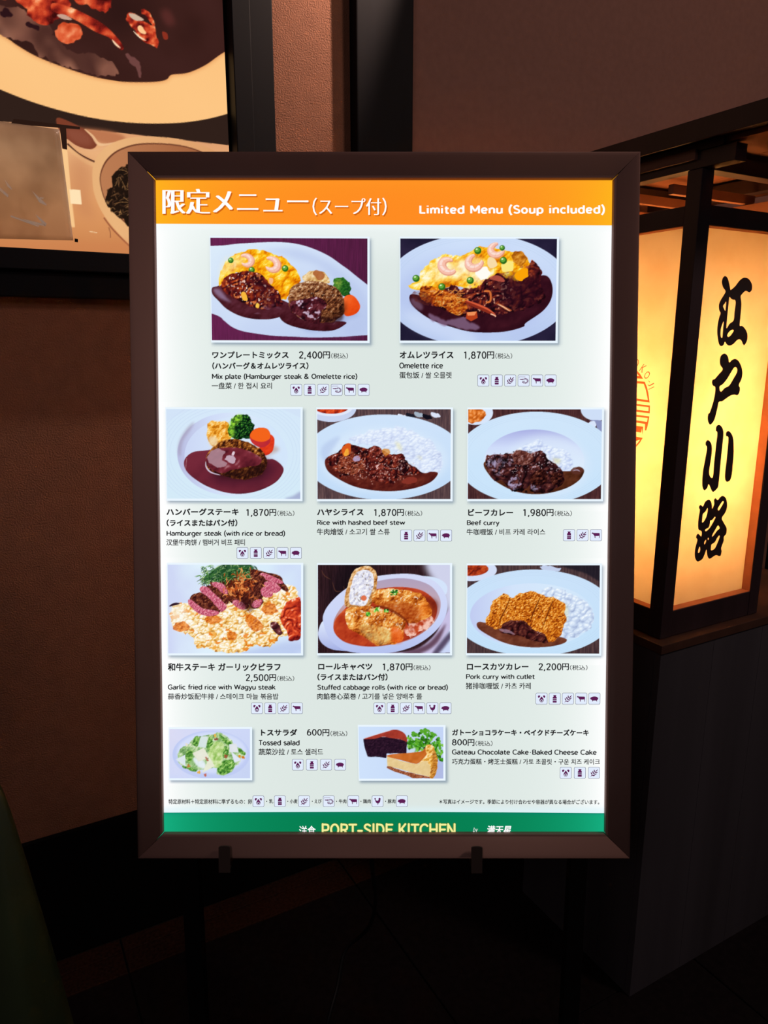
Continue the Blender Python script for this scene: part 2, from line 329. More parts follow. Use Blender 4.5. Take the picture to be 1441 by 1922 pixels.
def p_steak(c):
    c.im[:] = srgb('#d3e4f8')
    c.plate(740, 560, 900, 560, 0, '#d6e8fa', '#d4ebf8')
    for i in range(5): c.stroke(ell(690, 500, 600+i*34, 440+i*26, 0, 60, 0, 359), 6, '#c4d6f0', .4)
    m = c.mask(ell(690, 500, 525, 400)); c.fill(m, c.pal((c.X-165)/1000, ['#b8bce0', '#d0dcf8', '#dceafc', '#cfe4fa']))
    c.fill(c.mask(ell(735, 520, 500, 375)), c.pal((c.X-200)/1000, ['#ccd8f6', '#d8e8fc', '#d4e6fb']), .9)
    c.fill(c.mask('170,470 190,360 260,250 330,190 300,260 220,380 195,520', blur=12), '#a39ab4', .6)
    c.fill(c.mask('1210,930 1290,900 1360,860 1360,940', blur=8), '#9ea6cc', .8)
    c.fill(c.mask('900,500 1000,520 1140,470 1130,430 1000,400', blur=16), '#b89c94', .7)
    c.relief(c.mask('228,590 250,530 320,480 440,464 700,440 1000,540 1100,550 1180,610 1192,670 1130,760 1010,830 870,872 730,882 590,860 440,805 320,730 250,660'), c.noise(200, 3, 2)*3, ['#4c1a28', '#6c2434', '#7a2c3c', '#a06478'], 1.5, 8, bias=.4)
    c.fill(c.mask('480,700 600,800 1000,760 1120,640 1000,560 800,640', blur=40), '#421428', .6)
    for i in range(9): c.fill(ell(255-i*1.5, 545+i*13, 3, 5), '#e8c0c4', .7)
    c.relief(c.mask('450,260 480,190 560,178 640,190 680,240 690,340 640,380 560,420 500,420 470,370', rough=8), c.noise(30, 5, 4)*18, ['#b06008', '#e89420', '#fcc864', '#fff4d4'], .7, 14)
    c.fill(c.mask('470,340 540,330 560,400 520,425 480,410', blur=8), '#f0dcb8', .8)
    c.relief(c.mask('670,210 720,140 800,108 860,140 905,220 905,270 860,350 760,360 690,340 665,280', rough=12), c.cell(26, 8, warp=.4)[0]*12+c.noise(12, 4)*5, ['#041008', '#0c2c14', '#184c1c', '#58a030', '#c0ec50'], .7, 16, bias=.34)
    c.fill(c.mask('665,280 668,215 720,145 790,120 770,190 720,230 715,320 690,345', blur=10)*c.noise(18, 4, 2), '#a4e43c', 1.3)
    c.relief('985,360 1060,310 1105,350 1100,430 1080,480 1020,512 960,480', c.noise(60, 4)*3, ['#b82018', '#e8401c', '#fc6c30'], 1.2, 14)
    c.relief('868,330 900,270 970,245 1040,260 1070,320 1060,390 1010,430 950,430 890,390', c.noise(60, 4)*3, ['#a8243c', '#c83030', '#e85c28'], 1.2, 20)
    c.fill(c.mask('870,320 900,272 970,245 1040,262 1068,320 1050,360 980,382 900,360'), '#f4641c')
    c.relief(c.mask('436,560 470,480 540,410 640,362 760,358 880,402 980,460 1030,540 1020,640 960,700 820,742 680,725 560,690 460,640', rough=5), c.noise(26, 6, 4)*14+c.noise(90, 2)*4, ['#1e0c08', '#4c2010', '#8c4c1c', '#c88438', '#fce0a0'], .75, 36, bias=.32)
    c.fill(c.mask('500,680 680,735 960,715 1030,600 1010,560 800,640 640,650', blur=26), '#28100e', .65)
    c.relief(c.mask('440,580 470,500 520,455 600,440 700,436 800,448 900,490 980,540 960,600 860,620 700,650 600,680 500,650', rough=3), c.noise(120, 9, 3)*12, ['#4c1420', '#68202c', '#7c2c38', '#b48088'], .9, 30)
    c.fill(c.mask('470,500 540,450 625,468 605,520 600,560 640,580 640,615 560,625 480,590 460,550', rough=7), '#b08c98', .85)
    c.fill(c.mask('620,545 680,510 735,550 700,590 640,570', rough=8), '#ccb4c4', .9); c.fill(c.mask('700,475 722,480 712,515 692,505', rough=4), '#e0ccd8')
    c.stroke([(440, 570), (445, 625), (490, 675), (580, 702)], 14, '#dcd8ec', .9, taper=True)
def stew_plate(c, kind):
    c.wood('#4c3434', '#2c1c24')
def p_hayashi(c):
    c.wood('#6a5050', '#46343a', '#241c28')
    c.fill(ell(215, 60, 240, 130), '#c8d4f0'); c.fill(ell(215, 50, 205, 85), '#e0e8fa'); c.relief(ell(215, 40, 175, 72).tolist(), c.noise(40, 2)*14, ['#7c1410', '#d03c18', '#f87038'], .6)
    for i in range(5): c.fill(c.mask(ell(900+i*80, 110+c.rng.rand()*40, 46, 26, 20), rough=8), ['#e4ecfc', '#1c1c28', '#a4b4c4', '#10101c', '#dce4f8'][i])
    c.plate(722, 530, 775, 412, 0, '#d0e4fb', '#c2dcf8')
    c.fill(c.mask(ell(722, 560, 620, 320), blur=30), '#dcecfc', .6); c.fill(c.mask('110,500 150,400 300,330 200,500 170,600', blur=16), '#b0c4ea', .6)
    c.relief(c.mask('380,380 520,300 700,260 860,240 1000,280 1150,360 1230,440 1290,560 1240,690 1060,680 900,520 700,430', rough=14, blur=3), c.cell(24, 3, 1.6)[0]*7+c.noise(60, 4)*8, ['#b4bede', '#cdd9f4', '#dde8fb', '#eef6ff'], .55, 40, bias=.6)
    c.fill(c.mask('830,380 880,400 900,470 860,450', blur=8), '#e8e4b8', .6); c.fill(c.mask('1040,520 1080,520 1090,560', blur=8), '#e8e4b8', .5)
    c.relief(c.mask('150,575 180,530 300,490 600,540 900,600 1100,680 1180,670 1246,685 1190,760 1080,812 940,845 760,860 560,842 400,800 240,715 170,650'), c.noise(60, 3, 3)*5, ['#2c0a0c', '#501814', '#702c20', '#a06858'], 1.5, 10)
    h = c.cell(70, 6, warp=.6)[0]*26+c.noise(30, 7, 3)*14
    c.relief(c.mask('160,540 260,500 320,430 380,400 450,420 540,440 640,428 690,440 770,500 890,495 930,560 1010,620 1100,680 1030,690 960,700 840,740 820,790 700,770 590,740 540,660 420,690 300,720 260,660 180,590', rough=9), h, ['#16060a', '#3a0e12', '#641c16', '#9c3c22', '#d88868'], .5, 16, spec=.9, st=.8, sc='#f0dce4', bias=.34)
    c.relief(c.mask('270,640 330,500 420,480 540,600 500,670 380,700', rough=10), c.cell(16, 9, 1.5, .5)[0]*9, ['#380c0c', '#7c2c1c', '#b4603c', '#f0c8a0'], .6, alpha=.7)
    for P in ('585,450 660,428 700,480 690,560 650,610 610,590 585,520', '595,650 680,600 780,640 830,700 800,750 690,765 600,740', '800,520 900,500 905,540 850,620 820,590'):
        c.relief(c.mask(P, rough=4), c.noise(30, 4, 3)*10, ['#280a0c', '#541614', '#843024', '#c88c80'], .7, 18, spec=.8, st=.85, sc='#f4e0e8')
    c.relief(c.mask('870,560 940,560 965,620 950,670 890,680 860,620'), c.noise(40, 4)*6, ['#0c0408', '#28080e', '#5c2c2c'], .8, 14, spec=.6, sc='#e8d8e0')
    c.fill(c.mask('310,450 375,398 405,420 390,500 340,520', rough=5), '#d8581c'); c.fill(c.mask('335,480 375,450 382,505 345,515', rough=5), '#f4a838')
    c.fill(c.mask('700,460 770,455 780,500 730,510', rough=6), '#d88c38', .8); c.fill(c.mask('890,770 960,725 1040,730 1030,775 960,790', rough=4), '#8c3428', .9)
    c.fill(c.mask('420,540 480,515 490,560 440,570', rough=4), '#b4a4cc', .9)
    fm = c.mask('170,560 320,480 640,460 880,530 1000,660 900,740 640,750 300,700', blur=14); c.sparkle(fm, 22, .63, '#b05c44', .6, 4); c.sparkle(fm, 15, .72, '#f0c8c0', .8, 9); c.sparkle(fm, 24, .68, '#1a060a', .7, 19)
    for i in range(60):
        x, y = 200+c.rng.rand()*900, 560+c.rng.rand()*230
        if y < 840-abs(x-720)*.35: c.fill(ell(x, y, 5+c.rng.rand()*5, 3+c.rng.rand()*3, c.rng.rand()*90), '#e8b8a8', .6)
def p_curry(c):
    c.wood('#5a3434', '#3c2024', '#1c1018')
    c.fill(ell(160, 100, 165, 115), '#d8e6fb'); c.relief(c.mask(ell(140, 120, 115, 75), rough=8), c.cell(40, 3)[0]*16, ['#a04008', '#e47c2c', '#fcb880'], .5)
    c.fill(ell(1310, 70, 150, 105), '#cfdff8'); c.fill(c.mask('1240,170 1300,190 1320,250 1365,280 1365,180'), '#8c94c0'); c.fill(c.mask('1230,200 1290,180 1310,230 1260,235', rough=6), '#d8e4fa')
    c.plate(735, 530, 760, 440, 0, '#d0e6fb', '#c9e4fb', 4)
    c.fill(c.mask(ell(720, 560, 480, 302)), c.pal((c.Y-258)/500, ['#aab0e4', '#cfdcfa', '#dcedfd', '#d8ecfc']))
    c.fill(c.mask(ell(840, 600, 400, 290), blur=40), '#dceafc', .7)
    c.relief(c.mask('560,470 640,400 760,360 860,420 940,430 1030,470 1090,560 1080,640 1040,672 960,640 860,540 760,480', rough=12, blur=3), c.cell(24, 3, 1.5)[0]*7+c.noise(50, 4)*8, ['#a8b4dc', '#c4d2f2', '#dbe7fb', '#f0f8ff'], .55, 20, bias=.6)
    c.fill(c.mask('900,530 970,540 960,580 920,575', blur=8), '#dcdcae', .7)
    c.relief(c.mask('255,560 300,700 420,790 560,850 720,872 880,858 1040,810 1150,740 1195,670 1190,630 1140,610 1080,650 900,640 600,560'), c.noise(60, 3, 3)*5, ['#241008', '#4c2414', '#643420', '#94705c'], 1.5, 10)
    h = c.cell(85, 16, warp=.6)[0]*34+c.noise(34, 7, 3)*14
    c.relief(c.mask('250,530 320,500 430,486 520,490 560,455 640,468 720,480 800,458 850,530 930,590 1000,680 1000,760 930,810 830,860 700,850 690,790 610,840 500,840 420,740 340,740 280,640', rough=9), h, ['#0e0508', '#2c1014', '#4a2020', '#743c34', '#c0a4b4'], .5, 16, spec=.9, st=.78, sc='#e0dcf4', bias=.36)
    for P, a in (('260,560 330,540 360,580 340,640 290,640', .8), ('470,740 560,710 600,760 560,830 500,820', .9), ('310,500 420,500 440,560 420,680 350,690 330,600', .5), ('680,780 740,790 790,820 720,840', .8), ('440,560 520,540 500,600', .6)):
        c.fill(c.mask(P, rough=10)*np.clip(c.noise(20, 5, 2)*2.2-.6, 0, 1), '#b0a4c8', a)
    c.sparkle('280,520 560,460 800,470 1000,700 830,850 500,830 300,640', 26, .66, '#12060a', .8, 8); c.sparkle('280,520 560,460 800,470 980,640 700,700 400,700', 14, .7, '#d8c0c8', .7, 3)
    for P in ('685,700 780,640 840,670 840,760 740,790 690,760', '880,690 960,670 1010,720 980,790 900,780'):
        c.relief(c.mask(P, rough=4), c.noise(24, 4, 3)*12, ['#100408', '#30100e', '#5c2c20', '#b07868'], .6, 18, spec=.8, st=.85, sc='#f0e4ec', bias=.34)
    c.relief(c.mask('520,480 600,455 700,500 690,570 600,600 530,560', rough=8), c.noise(24, 6, 3)*14, ['#301014', '#6c3428', '#a46c60', '#e8d0dc'], .6, alpha=.7)
    c.fill(c.mask('1070,640 1140,612 1190,640 1150,680 1090,680', rough=4), '#5c3028', .8); c.stroke([(1090, 650), (1130, 640), (1160, 655)], 10, '#c4b8d4', .8, taper=True)
def p_pilaf(c):
    c.im[:] = c.pal((c.X-80)/1280+(c.noise(200, 1, 2)-.5)*.3, ['#cfd8f6', '#dff0fc', '#d9ecfb', '#cfdcf8'])
    c.fill(c.mask('600,890 900,860 1200,800 1350,800 1350,900 900,930', blur=24), '#b4c4ec', .7)
    M = c.mask('100,480 170,430 300,400 600,380 1000,330 1200,240 1290,260 1350,340 1360,560 1300,700 1180,740 1060,840 900,830 820,885 640,900 460,860 340,850 330,760 200,700 110,620', rough=16)
    f, i = c.cell(27, 3, 1.3, .4)
    c.relief(M, f*11+c.noise(70, 4)*10, ['#8c4410', '#d89030', '#f4cc7c', '#fcecc8', '#fffdf8'], .45, 12, bias=.62)
    g = c.noise(70, 12, 2)
    c.fill(M*np.clip((g-.6)*6, 0, 1)*(i > .4), '#f0a030', .75); c.fill(M*np.clip((.42-g)*6, 0, 1)*(i > .5), '#fffef8', .9)
    c.fill(M*(i > .93), '#ec7c18', .8); c.fill(M*(f < .28)*(i > .6), '#8c5420', .5)
    c.fill(c.mask('100,470 200,440 280,520 260,700 120,640', blur=24), '#fdfcf4', .6)
    for P in ('1000,440 1100,430 1140,500 1060,540 990,500', '820,560 900,540 1000,650 900,690', '430,560 560,540 600,600 480,620', '640,720 720,700 740,760 660,780', '120,640 250,600 280,680 160,690'):
        c.relief(c.mask(P, rough=10), c.noise(20, 4, 3)*10, ['#a03808', '#e87820', '#fcb060'], .6, alpha=.8)
    c.stroke([(90, 450), (140, 430), (190, 424)], 24, '#2c1424', 1, taper=True)
    c.relief(c.mask('560,200 700,130 900,110 1010,230 1000,360 900,430 700,420 620,340', rough=6), c.noise(30, 5, 3)*10, ['#24080c', '#5c2418', '#94482c'], .7)
    c.fill(c.mask('400,215 450,150 540,90 640,45 860,45 900,110 700,170 560,215', blur=5), '#24502a', .9)
    # greens
    for k in range(300):
        a = c.rng.rand(); x = 390+a*520; y = 60+c.rng.rand()*150+(1-a)*70*(c.rng.rand()); y = min(y, 240-a*90)
        d = c.rng.randn(2)*34
        c.stroke([(x, y), (x+d[0]*.6+8, y+d[1]*.4-10), (x+d[0]*1.5, y+d[1]*.7+12)], 7, ['#1c4820', '#3c7830', '#78a850', '#0c2c18', '#c8e0a0'][c.rng.randint(5)], .9, taper=True)
    c.fill(c.mask('560,90 700,60 860,90 880,140 700,160 540,190', blur=24), '#14401c', .45)
    # steak slices
    def slab(P, Q):
        c.relief(c.mask(P, rough=4), c.noise(16, 6, 3)*10, ['#24080c', '#4c1c18', '#7c3c28', '#b47850'], .6, 8)
        c.relief(c.mask(Q, rough=3), c.noise(12, 7, 3, sx=.6)*8, ['#8c3048', '#c0506c', '#dc7c90', '#f8c4cc'], .6, 6, bias=.5)
    slab('880,100 1000,115 1160,160 1190,215 1240,280 1220,310 1100,250 900,200', '985,130 1100,165 1190,215 1170,235 1050,205 970,165')
    slab('900,150 1010,170 1010,250 950,300 880,240', '1015,215 1100,220 1160,260 1160,300 1110,325 1060,300 1010,260')
    slab('860,250 960,280 1000,340 920,400 860,340', '975,285 1040,262 1090,300 1085,350 1030,370 985,340')
    slab('480,225 560,240 650,340 640,400 560,350', '500,222 590,228 640,270 650,340 580,320 530,270')
    slab('450,265 540,270 660,380 650,430 580,410', '380,285 450,262 560,360 640,440 640,470 590,505 520,450 460,370')
    slab('285,370 370,320 440,340 560,470 580,500 520,540 430,500 340,430', '270,395 300,390 420,470 560,500 560,530 470,545 380,525 290,450')
    slab('680,390 780,380 860,440 820,480', '700,400 760,395 825,440 815,480 760,475 715,440')
    slab('860,380 950,350 1000,400 950,470 880,460', '885,430 940,385 990,395 960,455 900,465')
    c.fill(c.mask('760,420 860,360 900,470 860,500', blur=14), '#2c0c10', .6)
    for k in range(120):
        x, y = 780+c.rng.randn()*70, 250+c.rng.randn()*62; an = c.rng.rand()*6.28; r = 30+c.rng.rand()*40
        P = [(x, y), (x+math.cos(an)*r*.5+c.rng.randn()*9, y+math.sin(an)*r*.6+c.rng.randn()*9), (x+math.cos(an)*r, y+math.sin(an)*r*1.1)]
        c.stroke(P, 9, ['#5c1c0c', '#a8441c', '#e07838', '#fcac60', '#c85c24'][c.rng.randint(5)], .95, taper=True)
    for P, cc in (('1160,540 1240,400 1300,380 1365,400 1365,740 1300,780 1240,780 1230,700 1180,620', 0), ('1060,620 1130,610 1180,680 1160,740 1110,700', 1)):
        c.relief(c.mask(P, rough=8), c.cell(70, 4, warp=.6)[0]*24+c.noise(30, 5)*10, [['#5c0c10', '#b02c1c', '#e8582c', '#fca878'], ['#1c080c', '#4c1c24', '#7c3c3c', '#d8b8c0']][cc], .5, 12, spec=.7, sc='#ffe8dc')
def p_roll(c):
    c.wood('#3a2026', '#241418', '#0c0810')
    c.fill(c.mask('300,50 560,50 500,300 200,500', blur=60), '#0e0a12', .6)
    for k in range(9):
        x = 120+k*105; y = 90+c.rng.rand()*170; c.stroke([(x, y), (x+30, y+60+c.rng.randn()*20), (x+90, y+90)], 9, '#7c4c34', .5, taper=True)
    c.fill(c.mask('1120,40 1370,40 1370,560 1250,300', blur=30), '#d8dcf6', .95)
    c.fill(c.mask('1370,470 1370,700 1200,905 900,930 700,905 1000,880 1200,740 1300,560', blur=5), '#c8c0e4'); c.fill(c.mask('1370,655 1370,900 1200,905', sm=False), '#ccd8f8')
    c.fill(c.mask('1190,905 1365,690 1365,760 1250,905', blur=8), '#4c3c58', .9); c.fill(c.mask('900,905 1130,820 1260,690 1320,620 1240,800 1080,905', blur=8), '#5c3c50', .9)
    c.fill('88,700 140,590 260,640 400,860 280,878 180,850 110,790', c.pal((c.Y-600)/280, ['#dce8fc', '#c4cef2', '#a4b0e4']))
    c.fill('1080,170 1200,170 1300,215 1335,280 1310,340 1240,280', '#d4e4fb')
    c.fill(c.mask('135,600 150,500 220,400 330,300 480,210 660,160 880,138 1060,150 1210,210 1300,310 1335,430 1310,560 1230,680 1110,780 980,850 820,895 640,912 480,905 330,870 200,770'), c.pal((c.Y-140)/780, ['#d4daf6', '#ccd6f8', '#b4c0ee']))
    c.fill(c.mask('235,620 260,540 330,440 480,290 640,215 860,180 1040,200 1180,260 1260,370 1265,480 1220,590 1120,690 980,770 800,820 620,842 460,830 330,790 250,710'), c.pal((c.Y-180)/500, ['#b0a0bc', '#c4a8b4', '#b46c60']))
    c.relief(c.mask('240,690 255,580 340,480 500,330 760,270 980,272 1130,320 1230,430 1215,570 1110,680 980,760 800,815 620,838 460,825 320,780'), c.noise(80, 3, 3)*8, ['#6c140c', '#a83018', '#cc5028', '#f08c58'], 1.2, 8)
    c.fill(c.mask('760,300 1200,380 1230,500 1160,560 1100,400', blur=16), '#5c1810', .6)
    c.fill(c.mask('930,640 1060,560 1200,560 1190,640 1080,700 960,750', rough=14, blur=2)*np.clip(c.noise(36, 5, 3)*3-1, 0, 1), '#fcd4c4', .9)
    # bread
    c.relief(c.mask('345,440 352,330 385,210 430,110 500,70 560,62 620,90 655,140 658,230 640,330 590,440 520,475 420,470', rough=4), c.noise(26, 4, 3)*10, ['#8c4c1c', '#c88c4c', '#e8bc84', '#fce8cc'], .7, 10)
    c.relief(c.mask('385,410 395,300 425,190 470,120 540,100 600,120 625,170 620,270 590,350 560,420 500,450 430,440', rough=5), c.noise(18, 6, 4)*12, ['#9c9cb8', '#d0d0e4', '#eaeaf4', '#ffffff'], .55, 8, bias=.6)
    for k in range(34): c.fill(ell(c.rng.randint(410, 610), c.rng.randint(130, 430), 4+c.rng.rand()*11, 3+c.rng.rand()*7, 60), ['#5c4c44', '#a89484', '#c4b8c0'][c.rng.randint(3)], .6)
    c.fill(ell(528, 372, 28, 26), '#e0683c', .9)
    pal = ['#7c2c08', '#c06018', '#e8943c', '#f8c878', '#fff4d8']
    for P in ('600,380 640,310 720,280 860,290 980,300 1100,350 1160,440 1190,510 1130,570 1060,600 960,610 860,560 760,470 650,440', '345,520 380,470 460,455 560,452 680,470 820,520 920,570 935,620 910,700 890,790 760,820 640,820 560,760 440,700 370,640'):
        c.relief(c.mask(P, rough=7), c.noise(70, 6, 4)*34+c.cell(46, 5, warp=.8)[0]*7, pal, .42, 30, spec=.6, st=.85, sc='#fffaf0', bias=.42)
    c.stroke([(600, 470), (700, 455), (820, 505), (930, 580), (960, 640)], 26, '#4c1408', .7, taper=True); c.sparkle('380,470 700,460 900,570 900,700 600,640 400,600', 16, .66, '#fff0d0', .7, 4); c.sparkle('640,310 980,300 1120,400 1100,440 800,400', 16, .66, '#fff4e0', .7, 6)
    c.fill(c.mask('660,440 820,520 960,610 1060,590 1080,480 900,420', blur=20), '#a03814', .55)
    c.fill(c.mask('800,650 900,700 890,800 800,790', blur=12), '#e8581c', .7); c.fill(c.mask('1080,400 1160,440 1180,520 1060,560', blur=14), '#f07820', .5)
    c.fill(c.mask('480,640 640,640 780,700 760,810 600,790', blur=16)*c.noise(30, 4), '#d8cc88', .8)
    for x, y, r in ((820, 315, 45), (650, 485, 36), (575, 525, 26), (750, 495, 24)):
        for k in range(16):
            a = c.rng.rand(2)*r*1.4-r*.7; c.fill(ell(x+a[0], y+a[1]*.8, 8+c.rng.rand()*7, 5+c.rng.rand()*5, c.rng.rand()*180), ['#186c1c', '#44a82c', '#8cd850', '#0c4c14', '#d0f0a0'][c.rng.randint(5)], .95)
def p_katsu(c):
    c.wood('#5c4444', '#3c2a30', '#1c141c')
    c.fill(ell(120, 100, 240, 105), '#d4dff8'); c.relief(ell(110, 90, 170, 66).tolist(), c.noise(40, 2)*14, ['#5c1410', '#b03818', '#d86830'], .6)
    c.fill(c.mask('780,60 960,80 940,115 820,110', rough=8), '#c4d0ec'); c.fill(c.mask('960,50 1345,50 1345,200 1200,130', blur=6), '#141420', .7)
    c.plate(712, 505, 770, 410, 0, '#cbe2fa', '#c4e2fa', 4)
    c.fill(c.mask(ell(700, 530, 592, 305)), c.pal((c.X-110)/1200, ['#c0c8f0', '#d4e4fb', '#d8eafc', '#cde4fa']), .85)
    c.relief(c.mask('780,330 860,260 960,280 1080,330 1200,390 1290,520 1270,620 1180,700 1040,740 960,700 950,500', rough=12, blur=2), c.cell(36, 3, 1.3)[0]*14+c.noise(50, 4)*8, ['#98a8cc', '#bccce8', '#d8e6f8', '#f6fcff'], .5, 16, bias=.55)
    c.fill(c.mask('960,420 1040,440 1030,560 1000,600', blur=16), '#d8d8a4', .5)
    c.relief(c.mask('172,610 200,590 260,600 420,620 800,700 1000,740 1030,770 980,800 860,825 700,832 540,815 400,775 270,710 190,655'), c.noise(80, 3, 3)*5, ['#3c140c', '#643020', '#844a34', '#c09484'], 1.4, 10)
    pal = ['#6c2408', '#b0500c', '#e08420', '#f8b858', '#ffeabc']
    c.relief(c.mask('250,590 300,500 312,410 370,370 420,322 470,340 500,360 600,320 700,300 760,320 850,350 910,370 1005,405 1010,500 1025,560 1000,640 960,740 880,780 790,760 700,720 600,680 420,655 330,650', rough=9), c.noise(13, 6, 3)*12+c.cell(20, 4, 1.4, .8)[0]*8+c.noise(90, 3)*6, pal, .5, 12, bias=.42)
    for P in ([(490, 360), (450, 460), (400, 560), (380, 650)], [(780, 350), (720, 480), (680, 590)], [(900, 380), (860, 480), (800, 640)]):
        c.stroke(P, 13, '#5c2008', .75, taper=True)
    c.relief(c.mask('400,640 440,600 520,572 600,580 660,610 720,670 800,690 850,760 830,790 740,775 620,740 500,710 410,690', rough=8), c.cell(50, 6, warp=.6)[0]*20+c.noise(26, 7)*10, ['#1c080a', '#44181a', '#6c3428', '#a87c80'], .5, 8, spec=.9, st=.8, sc='#e8e0f0', bias=.36)
    c.fill(c.mask('380,660 480,670 540,705 460,700', rough=6), '#a8889c', .7)
def p_salad(c):
    c.im[:] = c.pal((c.X+c.Y-150)/900+(c.noise(80, 1)-.5)*.2, ['#dcdcf4', '#cfd8f8', '#c8d4f4'])
    c.fill(c.mask(ell(385, 265, 290, 180)), '#c0ccf4'); c.fill(c.mask(ell(390, 250, 262, 155), blur=8), '#d4defa')
    c.relief(c.mask('130,290 160,220 230,170 290,130 360,120 440,105 520,140 560,190 620,230 640,270 600,310 570,350 500,410 440,410 420,360 330,380 230,380 160,350', rough=8), c.noise(30, 5, 4)*12, ['#4c7c3c', '#8cbc6c', '#c8dca8', '#eef6e8'], .6, alpha=.9)
    for P in ('245,160 280,125 300,150 290,195 260,200', '350,210 370,140 400,145 395,200 365,235', '440,110 500,150 540,170 530,210 480,170', '590,215 640,250 640,270 600,250', '190,260 240,230 250,280 215,330', '160,350 240,365 280,385 230,388', '430,370 470,320 540,300 565,340 520,400 460,415', '460,240 500,200 520,260 480,290'):
        c.relief(c.mask(P, rough=5), c.noise(14, 4, 3)*9, ['#285c20', '#4c8c34', '#8cc05c', '#d4eca8'], .6)
    c.relief(c.mask('370,230 420,170 480,180 475,250 460,340 400,360 370,300', rough=4), c.noise(30, 6)*7, ['#8cbc58', '#c0dc90', '#e4f0c4'], .6)
    c.fill(c.mask('250,290 330,310 340,370 280,350', blur=5), '#e8f0fc', .9)
    for P, q in (('245,255 330,212 372,285 290,318', '#e4e4d0'), ('310,128 362,128 345,215 285,205', '#d0e0e0'), ('520,188 575,182 592,250 525,245', '#dce0e8'), ('372,282 412,350 318,402', '#e4e6cc'), ('190,265 192,355 118,300', '#d8e4ec'), ('535,240 615,305 560,325', '#dce2f4')):
        c.fill(c.mask(P, sm=False), q); c.fill(c.mask(P, sm=False, blur=5)*c.noise(40, 3), '#f4f8f4', .4)
    for x, y, q in ((420, 125, '#e8b850'), (430, 148, '#8c5040'), (500, 280, '#a85038'), (600, 275, '#e09020'), (625, 285, '#d07818'), (215, 348, '#b87840'), (295, 397, '#e8b048'), (348, 408, '#c46858'), (205, 190, '#e8e0d0'), (350, 300, '#b87060')):
        for k in range(4): c.fill(ell(x+c.rng.randn()*8, y+c.rng.randn()*5, 9, 6, c.rng.rand()*180), q, .9)
def p_cake(c):
    c.im[:] = c.pal((c.X-90)/1200, ['#cfe2fc', '#c9dcfa', '#c4d4f6'])
    c.fill(c.mask('1080,560 1240,540 1240,800 1080,800', blur=20), '#a8b0dc', .7)
    for k in range(210):
        x = 740+c.rng.rand()*490; y0 = 170+abs(x-980)*.25; y = y0+c.rng.rand()**.8*(330 if x > 1000 else 230)
        if x < 820 and y > 400: continue
        c.fill(c.mask(ell(x, y, 16+c.rng.rand()*16, 11+c.rng.rand()*10, c.rng.rand()*180, 10), rough=7), ['#2c7814', '#48a020', '#1c5414', '#7cc440', '#5cac2c'][c.rng.randint(5)], .9)
    for x, y in ((960, 165), (1100, 200), (850, 195), (1010, 150)): c.fill(c.mask(ell(x, y, 44, 30, 20), rough=12), '#54a424', .95)
    c.fill(c.mask('740,440 850,380 850,440', blur=6), '#c8dcf0')
    c.relief(c.mask('150,265 200,250 400,235 560,250 745,290 740,460 470,460 460,520 210,500 180,420 165,340', rough=4, sm=False), c.noise(20, 3, 3)*6, ['#1a0c1c', '#2a1426', '#3c2034'], .8)
    c.relief(c.mask('158,262 330,205 520,148 600,138 680,165 730,215 745,300 660,270 520,250 420,235 300,262'), c.noise(60, 3)*3, ['#842820', '#a83a2c', '#c45440'], 1.)
    c.stroke([(160, 262), (330, 204), (520, 150)], 6, '#f4e4ec', .8)
    c.relief(c.mask('470,495 660,560 840,600 900,600 1010,470 1030,420 1120,420 1160,560 1140,720 1090,795 1040,775 840,730 640,670 475,630', sm=False), c.noise(40, 4, 3)*2, ['#d8b878', '#e8cc94', '#f4dcac'], 1.)
    c.relief(c.mask('478,630 640,680 840,735 1050,780 1040,795 830,795 720,750 500,680', rough=5), c.noise(16, 4, 3)*8, ['#6c2c18', '#a05838', '#cc8c64'], .7)
    c.relief(c.mask('468,490 560,468 740,455 880,440 960,420 1010,360 1030,430 990,500 900,590 830,595 660,550 520,515'), c.noise(90, 4, 2)*7, ['#a84c10', '#cc6c28', '#e09468'], 1.1)
    c.relief(c.mask('990,400 1010,350 1060,338 1110,370 1130,440 1160,560 1140,720 1095,795 1055,780 1060,640 1000,560 900,600 960,540 1010,480', rough=5), c.noise(26, 6, 3)*12, ['#b06c18', '#e8a840', '#fcd890', '#fff4dc'], .6, 8)
    c.relief(c.mask('1100,420 1145,470 1160,560 1140,720 1090,795 1060,775 1080,620', rough=6), c.noise(16, 7, 3)*12, ['#7c3808', '#c47c28', '#f0b860'], .6, alpha=.85)
